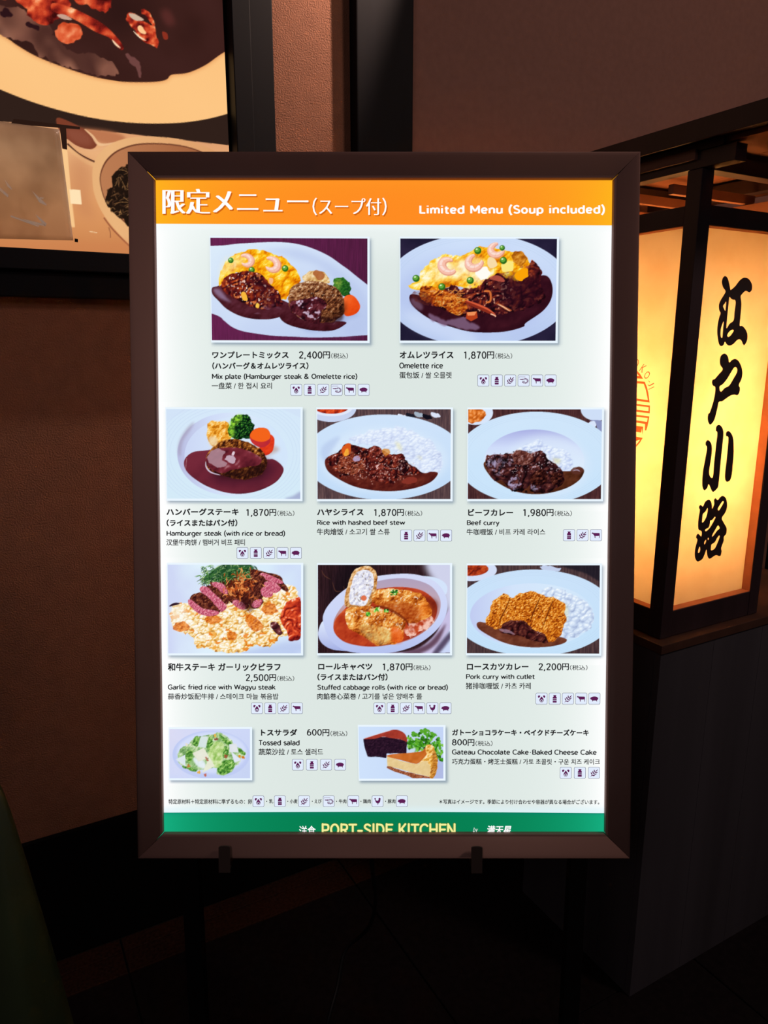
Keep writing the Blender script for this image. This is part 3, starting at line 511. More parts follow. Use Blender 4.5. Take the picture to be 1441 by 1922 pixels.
def p_poster(c):
    # coordinates: zoom frame a = picture x 3.351 ; lower frame b handled with B()
    B = lambda P: [(x/5.542*3.351, (210+y/5.542)*3.351) for x, y in (PP(P) if isinstance(P, str) else P)]
    c.im[:] = srgb('#30201a')
    c.fill(c.mask('-2000,-400 -900,180 -300,430 0,562 200,640 400,700 600,745 800,770 1000,777 1200,765 1408,722 1700,620 2000,400 2200,0 2200,-1500 -2000,-1500'), c.pal((c.Y-1.6)/.75+(c.noise(.2, 2, 2)-.5)*.2, ['#f8bc78', '#fdc684', '#fbc07c']))
    s = c.mask('-1200,-500 -500,-60 0,215 100,280 200,340 300,385 450,440 600,485 750,512 900,517 1000,512 1050,498 1080,470 1180,458 1290,410 1390,340 1600,200 1800,-200 1500,-1200 -1500,-1200')
    c.fill(c.blur(s, .004), '#c05820', .6); c.fill(s, c.pal(c.noise(.12, 4, 3), ['#2c1614', '#3a1e1a', '#472724']))
    c.fill(c.mask('-300,-60 0,40 120,50 200,100 300,150 340,210 400,290 520,335 650,358 740,440 700,472 560,462 430,425 320,385 240,350 200,270 60,235 -300,60', rough=.004)*np.clip(c.noise(.07, 6, 3)*3-.75, .25, 1), c.pal(c.noise(.05, 9, 3), ['#6c4038', '#94604c', '#a87460']), .95)
    c.fill(c.mask('780,340 830,360 880,400 895,450 870,485 850,430', rough=.004), '#7c4c48', .8)
    c.fill(c.mask('0,60 60,70 80,110 20,100', rough=.003), '#2c1418'); c.fill(c.mask('150,145 240,165 245,190 200,175', rough=.003), '#2c1418')
    R = ['#3c0c0c', '#8c2018', '#c84024', '#f07848', '#ffd0a0']
    n1 = c.noise(.03, 5, 3)*14
    for P in ('-300,-200 240,-160 240,40 210,60 110,30 40,-20 -300,-60', '480,-200 700,-200 690,70 650,80 560,40 480,0', '170,40 290,0 330,140 250,150 190,110', '260,-140 420,-20 440,50 340,140 290,100 250,20'):
        c.relief(c.mask(P, rough=.004), n1, R, .5, spec=.6, st=.9)
    c.relief(c.mask('330,20 430,40 560,100 660,160 740,240 778,300 752,310 690,240 600,200 500,140 420,100 330,70'), c.noise(.05, 5, 3)*8, R, .5, 0)
    c.stroke([(705, 250), (730, 280), (758, 303)], 12, '#ffd8b0', 1, taper=True)
    c.relief(c.mask('375,150 500,160 505,240 420,275 350,230 360,180', rough=.002), c.noise(.02, 8, 3)*8, ['#b83818', '#e06038', '#f8a070'], .6)
    c.fill(c.mask('358,95 400,90 450,118 440,126 390,118'), '#c8a08c')
    c.relief(c.mask('785,120 830,80 900,120 960,160 880,60 940,80 975,150 990,250 998,305 960,290 900,250 830,180', rough=.003), c.noise(.02, 9, 3)*10, R, .5)
    c.fill(c.mask('810,85 850,90 905,125 860,130 825,112'), '#d0b49c'); c.stroke([(838, 195), (880, 235), (920, 255)], 8, '#ffe4c0', 1, taper=True); c.fill(c.mask('860,160 900,180 920,215 890,210', rough=.002), '#ffc890')
    c.fill(c.mask('1020,200 1050,210 1055,245 1030,245'), '#8c3020'); c.fill(c.mask('1010,80 1060,60 1100,140 1050,160', blur=.004), '#5c2c28', .8)
    # lower: cloth, spoon, bowl with herbs
    c.fill(c.mask(B('-3000,60 0,100 685,155 1441,240 2400,350 2400,1700 -3000,1700'), sm=False), c.pal((c.Y-1.628)/.3+(c.noise(.3, 3)-.5)*.3, ['#cc8450', '#e09c64', '#eab07c', '#d89468']))
    c.fill(c.mask(B('650,150 700,150 1060,330 1240,330 1300,260 1100,190'), blur=.003), '#b46c48', .8)
    c.fill(c.mask(B('600,60 850,165 960,250 1010,330 960,385 850,375 740,320 620,200')), '#7c3c28'); c.fill(c.mask(B('690,170 850,190 940,260 960,340 850,350 720,280'), blur=.004), '#8c4c38')
    c.stroke(B([(700, 290), (800, 360), (940, 400), (1060, 380), (1180, 330)]), 8, '#e8b080', .9); c.stroke(B([(880, 180), (960, 250), (1020, 330), (1100, 340), (1240, 310)]), 18, '#f0c090', .9, taper=True)
    c.stroke(B([(700, 330), (800, 420), (900, 480), (1010, 530)]), 10, '#3c1c14'); c.stroke(B([(700, 370), (800, 450), (900, 520), (1000, 560)]), 24, '#eeb880', .9)
    c.fill(c.mask(B('720,480 960,570 940,900 1000,1100 780,1000'), blur=.012), '#c07c54', .5)
    c.fill(B('960,680 970,560 1020,450 1110,360 1260,290 1500,256 1900,290 2250,420 2400,650 2350,1000 2100,1350 1700,1500 1420,1430 1200,1230 1060,1040 980,850'), c.pal((c.X)/.5, ['#d89860', '#eab47c', '#dc9c68']))
    c.fill(B('1040,740 1050,610 1120,480 1260,380 1500,325 1900,350 2200,470 2290,650 2200,1000 1950,1250 1650,1330 1400,1230 1200,1060 1090,920'), '#6c3c28'); c.fill(B('1050,745 1060,620 1130,495 1265,395 1500,340 1900,362 2190,480 2275,655 2190,990 1945,1235 1650,1315 1408,1218 1210,1055 1100,918'), c.pal((c.X-.1)/.35, ['#c08458', '#b87850', '#a0603c']))
    h = c.mask(B('1095,860 1120,820 1170,790 1165,690 1190,620 1290,580 1350,540 1600,480 1900,560 2000,800 1800,1100 1500,1230 1300,1150 1180,1060 1110,960'), rough=.004)
    c.fill(h, '#20140e')
    for k in range(260):
        x, y = 1110+c.rng.rand()*700, 600+c.rng.rand()*520; d = c.rng.randn(2)*40
        P = B([(x, y), (x+d[0], y+d[1]), (x+d[0]*1.7, y+d[1]+20)]); m0 = c.im.copy()
        c.stroke(P, 4, ['#7c5434', '#4c3020', '#a87848', '#14100c'][k % 4], .8); c.im = m0*(1-h[..., None])+c.im*h[..., None]
    c.stroke(B([(1080, 1100), (1180, 1230), (1350, 1400)]), 9, '#8c4c34', .8)
    c.fill(c.mask(B('640,380 700,400 735,800 780,1200 740,1200'), sm=False), '#fccc90', .9); c.fill(c.mask(B('722,805 835,812 850,962 735,955'), sm=False), '#ffe2b4')
    c.stroke(B([(930, 1245), (970, 1250), (1010, 1258)]), 4, '#f8dcb0'); c.stroke(B([(1130, 1200), (1145, 1250), (1148, 1310)]), 4, '#7c4834')
    c.fill(c.mask(B('0,1325 760,1345 1400,1340 1400,1480 0,1440'), sm=False, blur=.006), '#d08050', .35)

# ------------------------------------------------------------------ the setting
M_stucco = mat('stucco', '#96664f', .95, noise=.08, nscale=30, bump=.75, bscale=300)
M_wallR = mat('plaster', '#8c665c', .9, noise=.06, nscale=60, bump=.12, bscale=500)
M_black = mat('black_wood', '#101016', .6, 0, .12, noise=.25, nscale=20, stretch=(1, 1, .08))
M_base = mat('black_skirting', '#0b0a0c', .8, 0, .1)
M_stone = mat('granite', '#38221a', .8, 0, .1, noise=.45, nscale=140)
M_floor = mat('dark_tile', '#1c1618', .8, 0, .1, noise=.3, nscale=60)
M_joint = mat('tile_joint', '#120e10', .9)
ang = math.atan2(UW[1], UW[0])
def wall_root(name, s, o, z, label=None, cat=None, kind=None):
    e = empty(name, frame_mat(UW, -NW, (0, 0, 1), WP(s, o, z))); tag(e, label, cat, kind=kind); return e   # local x along wall, y INTO the wall, z up
def wbox(name, s0, s1, o0, o1, z0, z1, m, bevel=.0015, **kw):
    e = box(name, (0, s1-s0, -o1, -o0, 0, z1-z0), m, None, bevel); e.matrix_world = frame_mat(UW, -NW, (0, 0, 1), WP(s0, 0, z0)); return e
wbox('wall_back', -1.6, .84, -.12, 0, 0, 3.0, M_stucco, 0)['kind'] = 'structure'
wbox('wall_right', .93, 3.4, -.12, .004, 0, 3.0, M_wallR, 0)['kind'] = 'structure'
for n, s0, s1, o in (('trim_1', .80, .95, .036), ('trim_2', 2.6, 2.74, .036)):
    wbox(n, s0, s1, -.05, o, .332, 3.0, M_black, .003)['kind'] = 'structure'
wbox('baseboard_back', -1.6, 3.4, -.02, .012, 0, .332, M_base, .002)['kind'] = 'structure'
fl = box('floor', (-3.2, 4.2, -1.2, 4.4, -.12, -.006), M_joint, None, 0); fl['kind'] = 'structure'
# granite border slabs along the wall, then large dark tiles, each a piece of its own
def tile_mesh(w, d):
    bm = bmesh.new(); box_bm(bm, 0, w, 0, d, -.012, 0); bmesh.ops.bevel(bm, geom=[e for e in bm.edges if all(v.co.z > -.001 for v in e.verts)], offset=.0015, segments=1, affect='EDGES')
    me = bpy.data.meshes.new('floor_tile'); bm.to_mesh(me); bm.free(); return me
t_a = tile_mesh(.596, .046); t_b = tile_mesh(.596, .066); t_c = tile_mesh(.596, .596)
t_a.materials.append(M_stone); t_b.materials.append(M_stone); t_c.materials.append(M_floor)
def put_tile(nm, me, s, o):
    q = bpy.data.objects.new(nm, me); COL.objects.link(q); q.parent = fl
    q.matrix_world = frame_mat(UW, NW, (0, 0, 1), WP(s, o, 0))
    q.scale = (1, 1, 1); return q
for i in range(-2, 5):
    for me, o, nm in ((t_a, .014, 'border_strip'), (t_b, .063, 'border_slab')):
        q = bpy.data.objects.new(nm, me); COL.objects.link(q); q.matrix_world = frame_mat(UW, NW, (0, 0, 1), WP(i*.6+.13, o, 0)); q.parent = fl
    for j in range(3):
        q = bpy.data.objects.new('floor_tile', t_c); COL.objects.link(q); q.matrix_world = frame_mat(UW, NW, (0, 0, 1), WP(i*.6+.13, .132+j*.6, 0)); q.parent = fl

# ------------------------------------------------------------------ the backlit poster on the wall
M_print = emat('backlit_print', None)
M_frame = mat('poster_frame_black', '#101016', .6, 0, .15)
lb = wall_root('backlit_poster', .08, 0, 1.54, 'large backlit food poster in a black frame on the brown wall', 'poster')
def to_sz(P):
    Pp = np.asarray(P, float)/3.351; H = hit(Pp[:, 0], Pp[:, 1], F0+NW*.012, NW)-F0
    return np.stack([H@UW, H[:, 2]], 1)
inv = lb.matrix_world.inverted()
def poster_piece(name, s0, s1, z0, z1, step, off):
    Wd, H = int((s1-s0)/step)+1, int((z1-z0)/step)+1
    c = Cv((s0, z1, s1, z0), Wd, H, '#30201a', to_sz); p_poster(c)
    X = np.stack([c.X-.08, np.full_like(c.X, -off), c.Y-1.54], -1)
    return link(name, grid_mesh(name, X, c.im), lb, M_print)
poster_piece('poster_print', -.5, .499, 1.628, 2.6, .012, .0115)
poster_piece('poster_print_detail', -.12, .499, 1.628, 2.2, .0015, .012)
for nm, b in (('frame_stile', (.505-.08, .545-.08, -.05, -.001, .05, 1.13)), ('frame_stile_outer', (.5452-.08, .60-.08, -.034, -.001, -.002, 1.16)), ('frame_rail', (-.62-.08, .5445-.08, -.05, -.001, .048, .087)), ('frame_rail_outer', (-.62-.08, .5450-.08, -.034, -.001, -.002, .0475)),
              ('frame_top_rail', (-.62-.08, .5445-.08, -.05, -.001, 1.06, 1.16)), ('frame_far_stile', (-.62-.08, -.50-.08, -.05, -.001, .0875, 1.0595))):
    box(nm, b, M_frame, lb, .002)
box('light_box', (-.52-.08, .502-.08, -.0105, -.001, .087, 1.06), M_frame, lb, 0)
# plastic sleeve taped over the lower left of the poster
M_sleeve = bpy.data.materials.new('paper_in_sleeve'); M_sleeve.use_nodes = True
nt = M_sleeve.node_tree; nt.nodes.clear(); N = nt.nodes.new
o_ = N('ShaderNodeOutputMaterial'); mx = N('ShaderNodeMixShader'); tr = N('ShaderNodeBsdfTranslucent'); gl = N('ShaderNodeBsdfPrincipled'); nz = N('ShaderNodeTexNoise'); rp = N('ShaderNodeValToRGB'); tcn = N('ShaderNodeTexCoord')
nt.links.new(tcn.outputs['Object'], nz.inputs['Vector']); nz.inputs['Scale'].default_value = 9; nz.inputs['Detail'].default_value = 3; nt.links.new(nz.outputs['Fac'], rp.inputs[0])
rp.color_ramp.elements[0].color = (*lin('#d4d0d0'), 1); rp.color_ramp.elements[1].color = (*lin('#f4f4f8'), 1)
rp.color_ramp.elements[0].position = .35; rp.color_ramp.elements[1].position = .65
nt.links.new(rp.outputs[0], tr.inputs[0]); gl.inputs['Base Color'].default_value = (*lin('#a08c7c'), 1); gl.inputs['Roughness'].default_value = .25
mx.inputs[0].default_value = .25; nt.links.new(tr.outputs[0], mx.inputs[1]); nt.links.new(gl.outputs[0], mx.inputs[2]); nt.links.new(mx.outputs[0], o_.inputs[0])
def wq(x, y, off):   # picture point -> wall coordinates at a distance off the wall
    h = hit(x, y, F0+NW*off, NW)-F0; return float(h@UW), float(h[2])
sl = wall_root('plastic_sleeve', -.03, 0, 1.66, 'grey paper in a creased clear sleeve taped over the lower left of the lit poster', 'paper')
def wsheet(name, pts, off, th, m, parent, base=(-.03, 1.66), crease=0):
    P = [wq(x, y, off) for x, y in pts]; bm = bmesh.new()
    nx, ny = (16, 20) if crease else (1, 1); A, B, C_, D = [np.array(p) for p in P]; g = []
    rs = np.random.RandomState(4); ck = up(rs.rand(5, 4), ny+1, nx+1)
    for j in range(ny+1):
        for i in range(nx+1):
            u, v = i/nx, j/ny; q = (A*(1-u)+B*u)*(1-v)+(D*(1-u)+C_*u)*v
            d = crease*(ck[j, i]*math.sin(math.pi*u)*math.sin(math.pi*v)+abs(((u*1.2+v*.9) % .55)-.27)*.6*v)
            g.append(bm.verts.new((q[0]-base[0], -off-d, q[1]-base[1])))
    fs = [bm.faces.new([g[j*(nx+1)+i], g[j*(nx+1)+i+1], g[(j+1)*(nx+1)+i+1], g[(j+1)*(nx+1)+i]]) for j in range(ny) for i in range(nx)]
    r = bmesh.ops.extrude_face_region(bm, geom=fs)
    for v in r['geom']:
        if isinstance(v, bmesh.types.BMVert): v.co.y -= th
    bmesh.ops.recalc_face_normals(bm, faces=bm.faces)
    me = bpy.data.meshes.new(name); bm.to_mesh(me); bm.free()
    for p in me.polygons: p.use_smooth = bool(crease)
    return link(name, me, parent, m)
wsheet('sheet', [(-90, 216), (111, 243), (137.5, 451.5), (-90, 446)], .0145, .0006, M_sleeve, sl, crease=.006)
M_tape = mat('dark_tape', '#4a342a', .3)
wsheet('tape', [(26, 223), (150, 238), (150, 243), (20, 233)], .0135, .0004, M_tape, sl)
wsheet('tape', [(112, 240), (124, 241), (126, 281), (117, 279)], .0135, .0004, M_tape, sl)
M_glint = mat('crease_glint', '#fff6e8', .35)  # near-white slivers below: painted highlights where the sleeve's creases catch light
for P in ([(8, 336), (21, 352), (23, 357), (14, 350)], [(0, 352), (16, 366), (15, 371), (0, 358)], [(60, 358), (88, 384), (87, 386), (74, 380)], [(40, 410), (84, 421), (86, 425), (62, 420)], [(66, 401), (88, 420), (84, 425), (70, 408)], [(20, 404), (74, 424), (72, 426), (20, 407)], [(75, 370), (83, 371), (81, 373), (74, 373)]): wsheet('crease', P, .0225, .0002, M_glint, sl)
pin = wsheet('pin', [(140, 448), (146, 449), (146, 455), (140, 454)], .0135, .003, M_base, sl)

# ------------------------------------------------------------------ the lit menu sign
M_metal = mat('anodised_frame', '#90706a', .6, .2, .3)
M_dark = mat('black_steel', '#0e0c0e', .6, 0, .15)
M_clip = mat('clip_steel', '#6a5c58', .4, .8)
th = math.radians(10.604)
PO = np.array([0, .94599, 1.23092]); PU = np.array([1., 0, 0]); PV = np.array([0, math.sin(th), math.cos(th)]); PN = np.array([0, -math.cos(th), math.sin(th)])
sign = empty('menu_sign', frame_mat((1, 0, 0), (0, 1, 0), (0, 0, 1), (0, .98, 0)))
tag(sign, 'lit menu board with orange header and ten food pictures, brown frame on black stand', 'menu sign')
face = frame_mat(PU, PV, PN, PO-np.array([0, .98, 0]))
def on_face(o): o.matrix_local = face; return o
def uv(x, y, off=0.):
    h = hit(x, y, PO+PN*off, PN)-PO; return np.stack([h@PU, h@PV], -1)
IW, IH, OW, OH = .297, .4306, .3312, .4664
def base_col(x, y):
    l = 292+(y-339)*.01353; r = 1148.6-(y-342)*.01241
    d = np.minimum(x-l, r-x); e = np.exp(-np.clip(d, 0, None)/55)
    c = srgb('#dde7e3')+(srgb('#eaf2f0')-srgb('#dde7e3'))*np.exp(-((y-424)/60)**2)[..., None]
    c = c+(srgb('#e6f3ee')-c)*(np.clip((x-720)/500, -1, 1)**2)[..., None]*.6
    c = c*(1-e[..., None])+srgb('#ffffff')*e[..., None]*1.01
    b = np.exp(-((y-1524)/9.)**2)[..., None]*.7; c = c*(1-b)+srgb('#dcf4fc')*b
    b = np.exp(-((y-424)/7.)**2)[..., None]*.6; return c*(1-b)+srgb('#f4fafa')*b
def strip_grid(name, top, bot, nx, ny, colf, n, label=None, x0=-.309, x1=.309):
    """grid between two image-height lines given as functions of x; laid out on the face"""
    u = np.linspace(x0, x1, nx); X = 720.7+u*1436
    yt, yb = top(X), bot(X); t = np.linspace(0, 1, ny)[:, None]
    Y = yt[None]*(1-t)+yb[None]*t; XX = np.repeat(X[None], ny, 0)
    for _ in range(3):          # keep columns straight on the face
        q = uv(XX, Y); XX = XX+(u[None]-q[..., 0])*1436
    q = uv(XX, Y); G = np.concatenate([q, np.full(q.shape[:2]+(1,), n)], -1)
    o = link(name, grid_mesh(name, G, colf(XX, Y)), sign, M_print); return tag(on_face(o), label)
def head_col(X, Y):
    d = np.minimum(X-292, 1148-X); e = np.exp(-np.clip(d, 0, None)/120)[..., None]; t = np.exp(-np.clip(Y-342, 0, None)/25)[..., None]
    c = srgb('#ff8a22')*(1-e)+srgb('#ffb41c')*e; return c*(1-t*.25)+srgb('#ffa62a')*t*.25
def foot_col(X, Y):
    d = np.minimum(X-308, 1133-X); e = np.exp(-np.clip(d, 0, None)/110)[..., None]
    c = srgb('#057c4e')*(1-e)+srgb('#16ae80')*e; t = np.exp(-((Y-1526)/3.)**2)[..., None]; return c*(1-t*.4)+srgb('#0c7478')*t*.4
yH = lambda X: 420.0+(X-292)*.0037+1.2*np.sin((X-292)/856*math.pi)*0
yF = lambda X: 1525.2-2.0*np.sin(np.clip((X-308)/826, 0, 1)*math.pi)+(X-308)*.0012
strip_grid('menu_panel', yH, yF, 140, 160, base_col, 0)
strip_grid('header_band', lambda X: 322+0*X, yH, 100, 20, head_col, 0, 'orange header band')
strip_grid('footer_band', yF, lambda X: 1576+0*X, 100, 12, foot_col, 0, 'green footer band')
# frame of four mitred rails with a crowned profile; the mitres open a hair towards the panel
prof = [(0, -.034), (0, .0052), (.0006, .0064), (.0020, .0071), (.006, .0077), (.012, .0080), (.018, .0080), (.025, .0077), (.031, .0071), (.0334, .0065), (.0340, .0050), (.0342, .0030), (.0342, -.002)]
def rail(name, a, b, w):
    """a,b outer corners on the face, w inward direction"""
    a, b, w = np.array(a), np.array(b), np.array(w); d = (b-a)/np.linalg.norm(b-a); V = []; Fc = []
    for (t, n) in prof:
        g = .0001+.0019*(t/.0342)**2.2 if n > -.001 else 0
        for P, s in ((a, 1), (b, -1)):
            q = P+w*t+d*s*(t+g*.5); V.append((q[0], q[1], n))
    k = len(prof)
    for i in range(k-1): Fc.append((2*i, 2*i+1, 2*i+3, 2*i+2))
    Fc.append(tuple(range(0, 2*k, 2))[::-1]); Fc.append(tuple(range(1, 2*k, 2))); Fc.append((2*k-2, 2*k-1, 1, 0))
    me = bpy.data.meshes.new(name); me.from_pydata(V, [], Fc); bm = bmesh.new(); bm.from_mesh(me); bmesh.ops.recalc_face_normals(bm, faces=bm.faces)
    bm.to_mesh(me); bm.free()
    for i, p in enumerate(me.polygons): p.use_smooth = 1 <= i <= k-6
    return on_face(link(name, me, sign, M_metal))
oy = .0004
for nm, a, b, w in (('frame_rail', (-OW, OH), (OW, OH), (0, -1)), ('frame_rail', (-OW, -OH), (OW, -OH), (0, 1)), ('frame_rail', (-OW, -OH), (-OW, OH), (1, 0)), ('frame_rail', (OW, -OH), (OW, OH), (-1, 0))):
    rail(nm, a, b, w)
on_face(box('backing_panel', (-OW+.006, OW-.006, -OH+.006, OH-.006, -.034, -.003), M_dark, sign, 0))
for cx_, y0, y1 in ((421.5, 1587, 1637), (894.5, 1588, 1638)):
    a = uv(cx_-10.5, y1, .013); b = uv(cx_+10.5, y0, .013); w = (b[0]-a[0])/2; cxu = (a[0]+b[0])/2
    out = [(cxu-w, a[1]), (cxu+w, a[1])]+[(cxu+w*math.cos(t), b[1]-w*.28+w*.28*math.sin(t)) for t in np.linspace(0, math.pi, 10)]
    bm = bmesh.new(); vs = [bm.verts.new((p[0], p[1], .0125)) for p in out]; f = bm.faces.new(vs)
    r = bmesh.ops.extrude_face_region(bm, geom=[f])
    for v in r['geom']:
        if isinstance(v, bmesh.types.BMVert): v.co.z += .0022
    bmesh.ops.recalc_face_normals(bm, faces=bm.faces); me = bpy.data.meshes.new('bracket_clip'); bm.to_mesh(me); bm.free()
    cl = on_face(link('bracket_clip', me, sign, M_clip))
    box('clip_arm', (cxu-w*.8, cxu+w*.8, a[1], a[1]+.004, -.034, .0126), M_clip, cl, .0005)
# stand behind the board: two legs, crossbars, feet
def bar(name, p, q, hw, hd, m, parent):
    p, q = np.array(p, float), np.array(q, float); z = (q-p)/np.linalg.norm(q-p); x = np.array([1., 0, 0]) if abs(z[0]) < .9 else np.array([0, 1., 0]); y = np.cross(z, x); y /= np.linalg.norm(y); x = np.cross(y, z)
    o = box(name, (-hw, hw, -hd, hd, 0, np.linalg.norm(q-p)), m, parent, .002); o.matrix_world = frame_mat(x, y, z, p); return o
for sx in (-1, 1):
    bar('leg', (sx*.318, 1.02, .012), (sx*.333, 1.13, 1.45), .0145, .0125, M_dark, sign)
    box('foot', (sx*.318-.02, sx*.318+.02, .82-.98, 1.3-.98, 0, .022), M_dark, sign, .003)
bar('crossbar', (-.31, 1.035, .24), (.31, 1.035, .24), .012, .012, M_dark, sign)
bar('crossbar', (-.32, 1.108, 1.2), (.32, 1.108, 1.2), .012, .012, M_dark, sign)
cp = []
for x, y, yy in ((696, 1590, 1.02), (697, 1625, 1.03), (703, 1665, 1.06), (706, 1692, 1.08), (700, 1730, 1.1), (680, 1757, 1.12), (652, 1772, 1.13), (641, 1800, 1.12), (635, 1850, 1.10), (622, 1890, 1.08), (610, 1940, 1.06), (600, 2000, 1.05), (600, 2120, 1.05)):
    d = ray(x, y); cp.append(CAM+d*(yy/d[1]))
cp.append(np.array([-.12, .98, .02])); cp.append(np.array([-.2, .8, .005])); cp.append(np.array([-.4, .62, .005]))
tube('power_cable', [tuple(p-np.array([0, .98, 0])) for p in cp], .0035, mat('cable_rubber', '#101012', .4), sign)
# the food pictures: (painter, corners in the picture TL TR BR BL, painting rect in zoom units, size px)
def zm(x0, y0, w): return lambda x, y: (x0+np.asarray(x)*w/1441., y0+np.asarray(y)*w/1441.)
ZA, ZB, ZC, ZD, ZE = zm(280, 430, 440), zm(720, 430, 440), zm(300, 755, 280), zm(580, 755, 280), zm(860, 755, 285)
ZF, ZG, ZH, ZI, ZJ, ZK = zm(300, 1050, 280), zm(580, 1050, 280), zm(860, 1050, 285), zm(300, 1350, 360), zm(660, 1350, 200), zm(830, 1350, 320)
ZL, ZM, ZN, ZO = zm(290, 335, 450), zm(730, 335, 430), zm(480, 1480, 320), zm(760, 1480, 240)
PH = [(p_mix, ZA, '376,54 1341,59 1341,687 386,684', 'omelette and hamburger steak on a white leaf plate'),
      (p_omu, ZB, '102,59 1064,61 1055,687 102,686', 'omelette with shrimp and dark sauce on a white plate'),
      (p_steak, ZC, '62,66 1358,64 1356,934 72,930', 'hamburger steak in a pool of brown sauce'),
      (p_hayashi, ZD, '78,68 1368,68 1364,935 82,935', 'beef stew beside white rice'),
      (p_curry, ZE, '93,68 1362,68 1351,919 89,918', 'dark beef curry with a little rice'),
      (p_pilaf, ZF, '76,50 1364,50 1363,906 82,906', 'steak slices on garlic fried rice'),
      (p_roll, ZG, '85,52 1360,52 1360,905 85,905', 'cabbage rolls in tomato sauce with bread in an oval dish'),
      (p_katsu, ZH, '86,55 1341,55 1335,893 80,889', 'breaded pork cutlet with curry and rice'),
      (p_salad, ZI, '72,72 677,70 678,442 74,442', 'green salad with cheese shavings'),
      (p_cake, ZJ, '92,98 1238,100 1238,800 104,802', 'two cake slices with parsley')]
M_white = emat('print_white', '#eaf6ff', 1.0)
for fn, Z, cs, lab in PH:
    cs = PP(cs); (x0, y0), (x1, _), (_, y1) = cs[0], cs[1], cs[2]
    k = Z(1, 0)[0]-Z(0, 0)[0]; Wd = int((x1-x0)*k)+1; H = int((cs[3][1]-y0)*k)+1
    rect = (min(cs[0][0], cs[3][0]), y0, max(cs[1][0], cs[2][0]), cs[3][1])
    c = Cv(rect, Wd, H, '#888888'); fn(c)
    A, B, C_, D = [uv(*Z(*q)) for q in cs]
    u = np.linspace(0, 1, Wd)[None, :, None]; v = np.linspace(0, 1, H)[:, None, None]
    G = (A*(1-u)+B*u)*(1-v)+(D*(1-u)+C_*u)*v; G = np.concatenate([G, np.full(G.shape[:2]+(1,), .0006)], -1)
    ph = tag(on_face(link('food_photo', grid_mesh('food_photo', G, c.im), sign, M_print)), 'printed picture of '+lab)
    # white mount with its printed drop shadow, one graded grid behind the picture
    q = [A, B, C_, D]; px = .594/856; e = np.array
    n_ = 70; us = np.linspace(-.06, 1.10, n_); vs = np.linspace(-.08, 1.14, n_)
    w_, h_ = np.linalg.norm(B-A), np.linalg.norm(D-A)
    U, Vv = np.meshgrid(us, vs); X = U*w_/px; Y = Vv*h_/px; Wp, Hp = w_/px, h_/px
    GG = A+(B-A)*U[..., None]+(D-A)*Vv[..., None]
    XX = 720.7+GG[..., 0]*1436; YY = np.zeros_like(XX)
    xm, ym = Z(*np.array(cs).mean(0)); YY = ym+(Vv-.5)*Hp
    bg = base_col(XX, YY)
    def soft(x, a, b, s): return 1/(1+np.exp(-(x-a)/s))*1/(1+np.exp((x-b)/s))
    sh = soft(X, 1, Wp+7.5, 1.3)*soft(Y, 1, Hp+8.5, 1.3)
    rgb = bg*(1-sh[..., None]*.62)+srgb('#6c8096')*sh[..., None]*.62
    link('photo_shadow', grid_mesh('photo_shadow', np.concatenate([GG, np.full(GG.shape[:2]+(1,), .0002)], -1), rgb), ph, M_print)
    dx, dy = (B-A)/w_, (D-A)/h_; P = [A-dx*px*1.5-dy*px*3.5, B+dx*px*4.2-dy*px*3.5, C_+dx*px*4.2+dy*px*4.2, D-dx*px*1.5+dy*px*4.2]
    link('photo_mount', flat_mesh('photo_mount', [([P[::-1]], 0, .0004)]), ph, M_white)

# ------------------------------------------------------------------ printed words
M_ink = emat('print_ink', '#262628'); M_inkS = emat('print_ink_shadow', '#d06410'); M_w = emat('print_paper_white', '#ffffff'); M_yel = emat('print_yellow', '#f4f09c'); M_yd = emat('print_olive', '#5c7c28')
_cache = {}
def text_mesh(s, off=0):
    if (s, off) in _cache: return _cache[(s, off)]
    cu = bpy.data.curves.new('t', 'FONT'); cu.body = s; cu.resolution_u = 2; cu.offset = off; cu.fill_mode = 'BOTH'
    t = bpy.data.objects.new('t', cu); COL.objects.link(t)
    me = bpy.data.meshes.new_from_object(t.evaluated_get(bpy.context.evaluated_depsgraph_get())); bpy.data.objects.remove(t); bpy.data.curves.remove(cu)
    n = len(me.vertices); co = np.empty(n*3); me.vertices.foreach_get('co', co); co = co.reshape(-1, 3)
    f = [tuple(p.vertices) for p in me.polygons]; _cache[(s, off)] = (co, f); return co, f
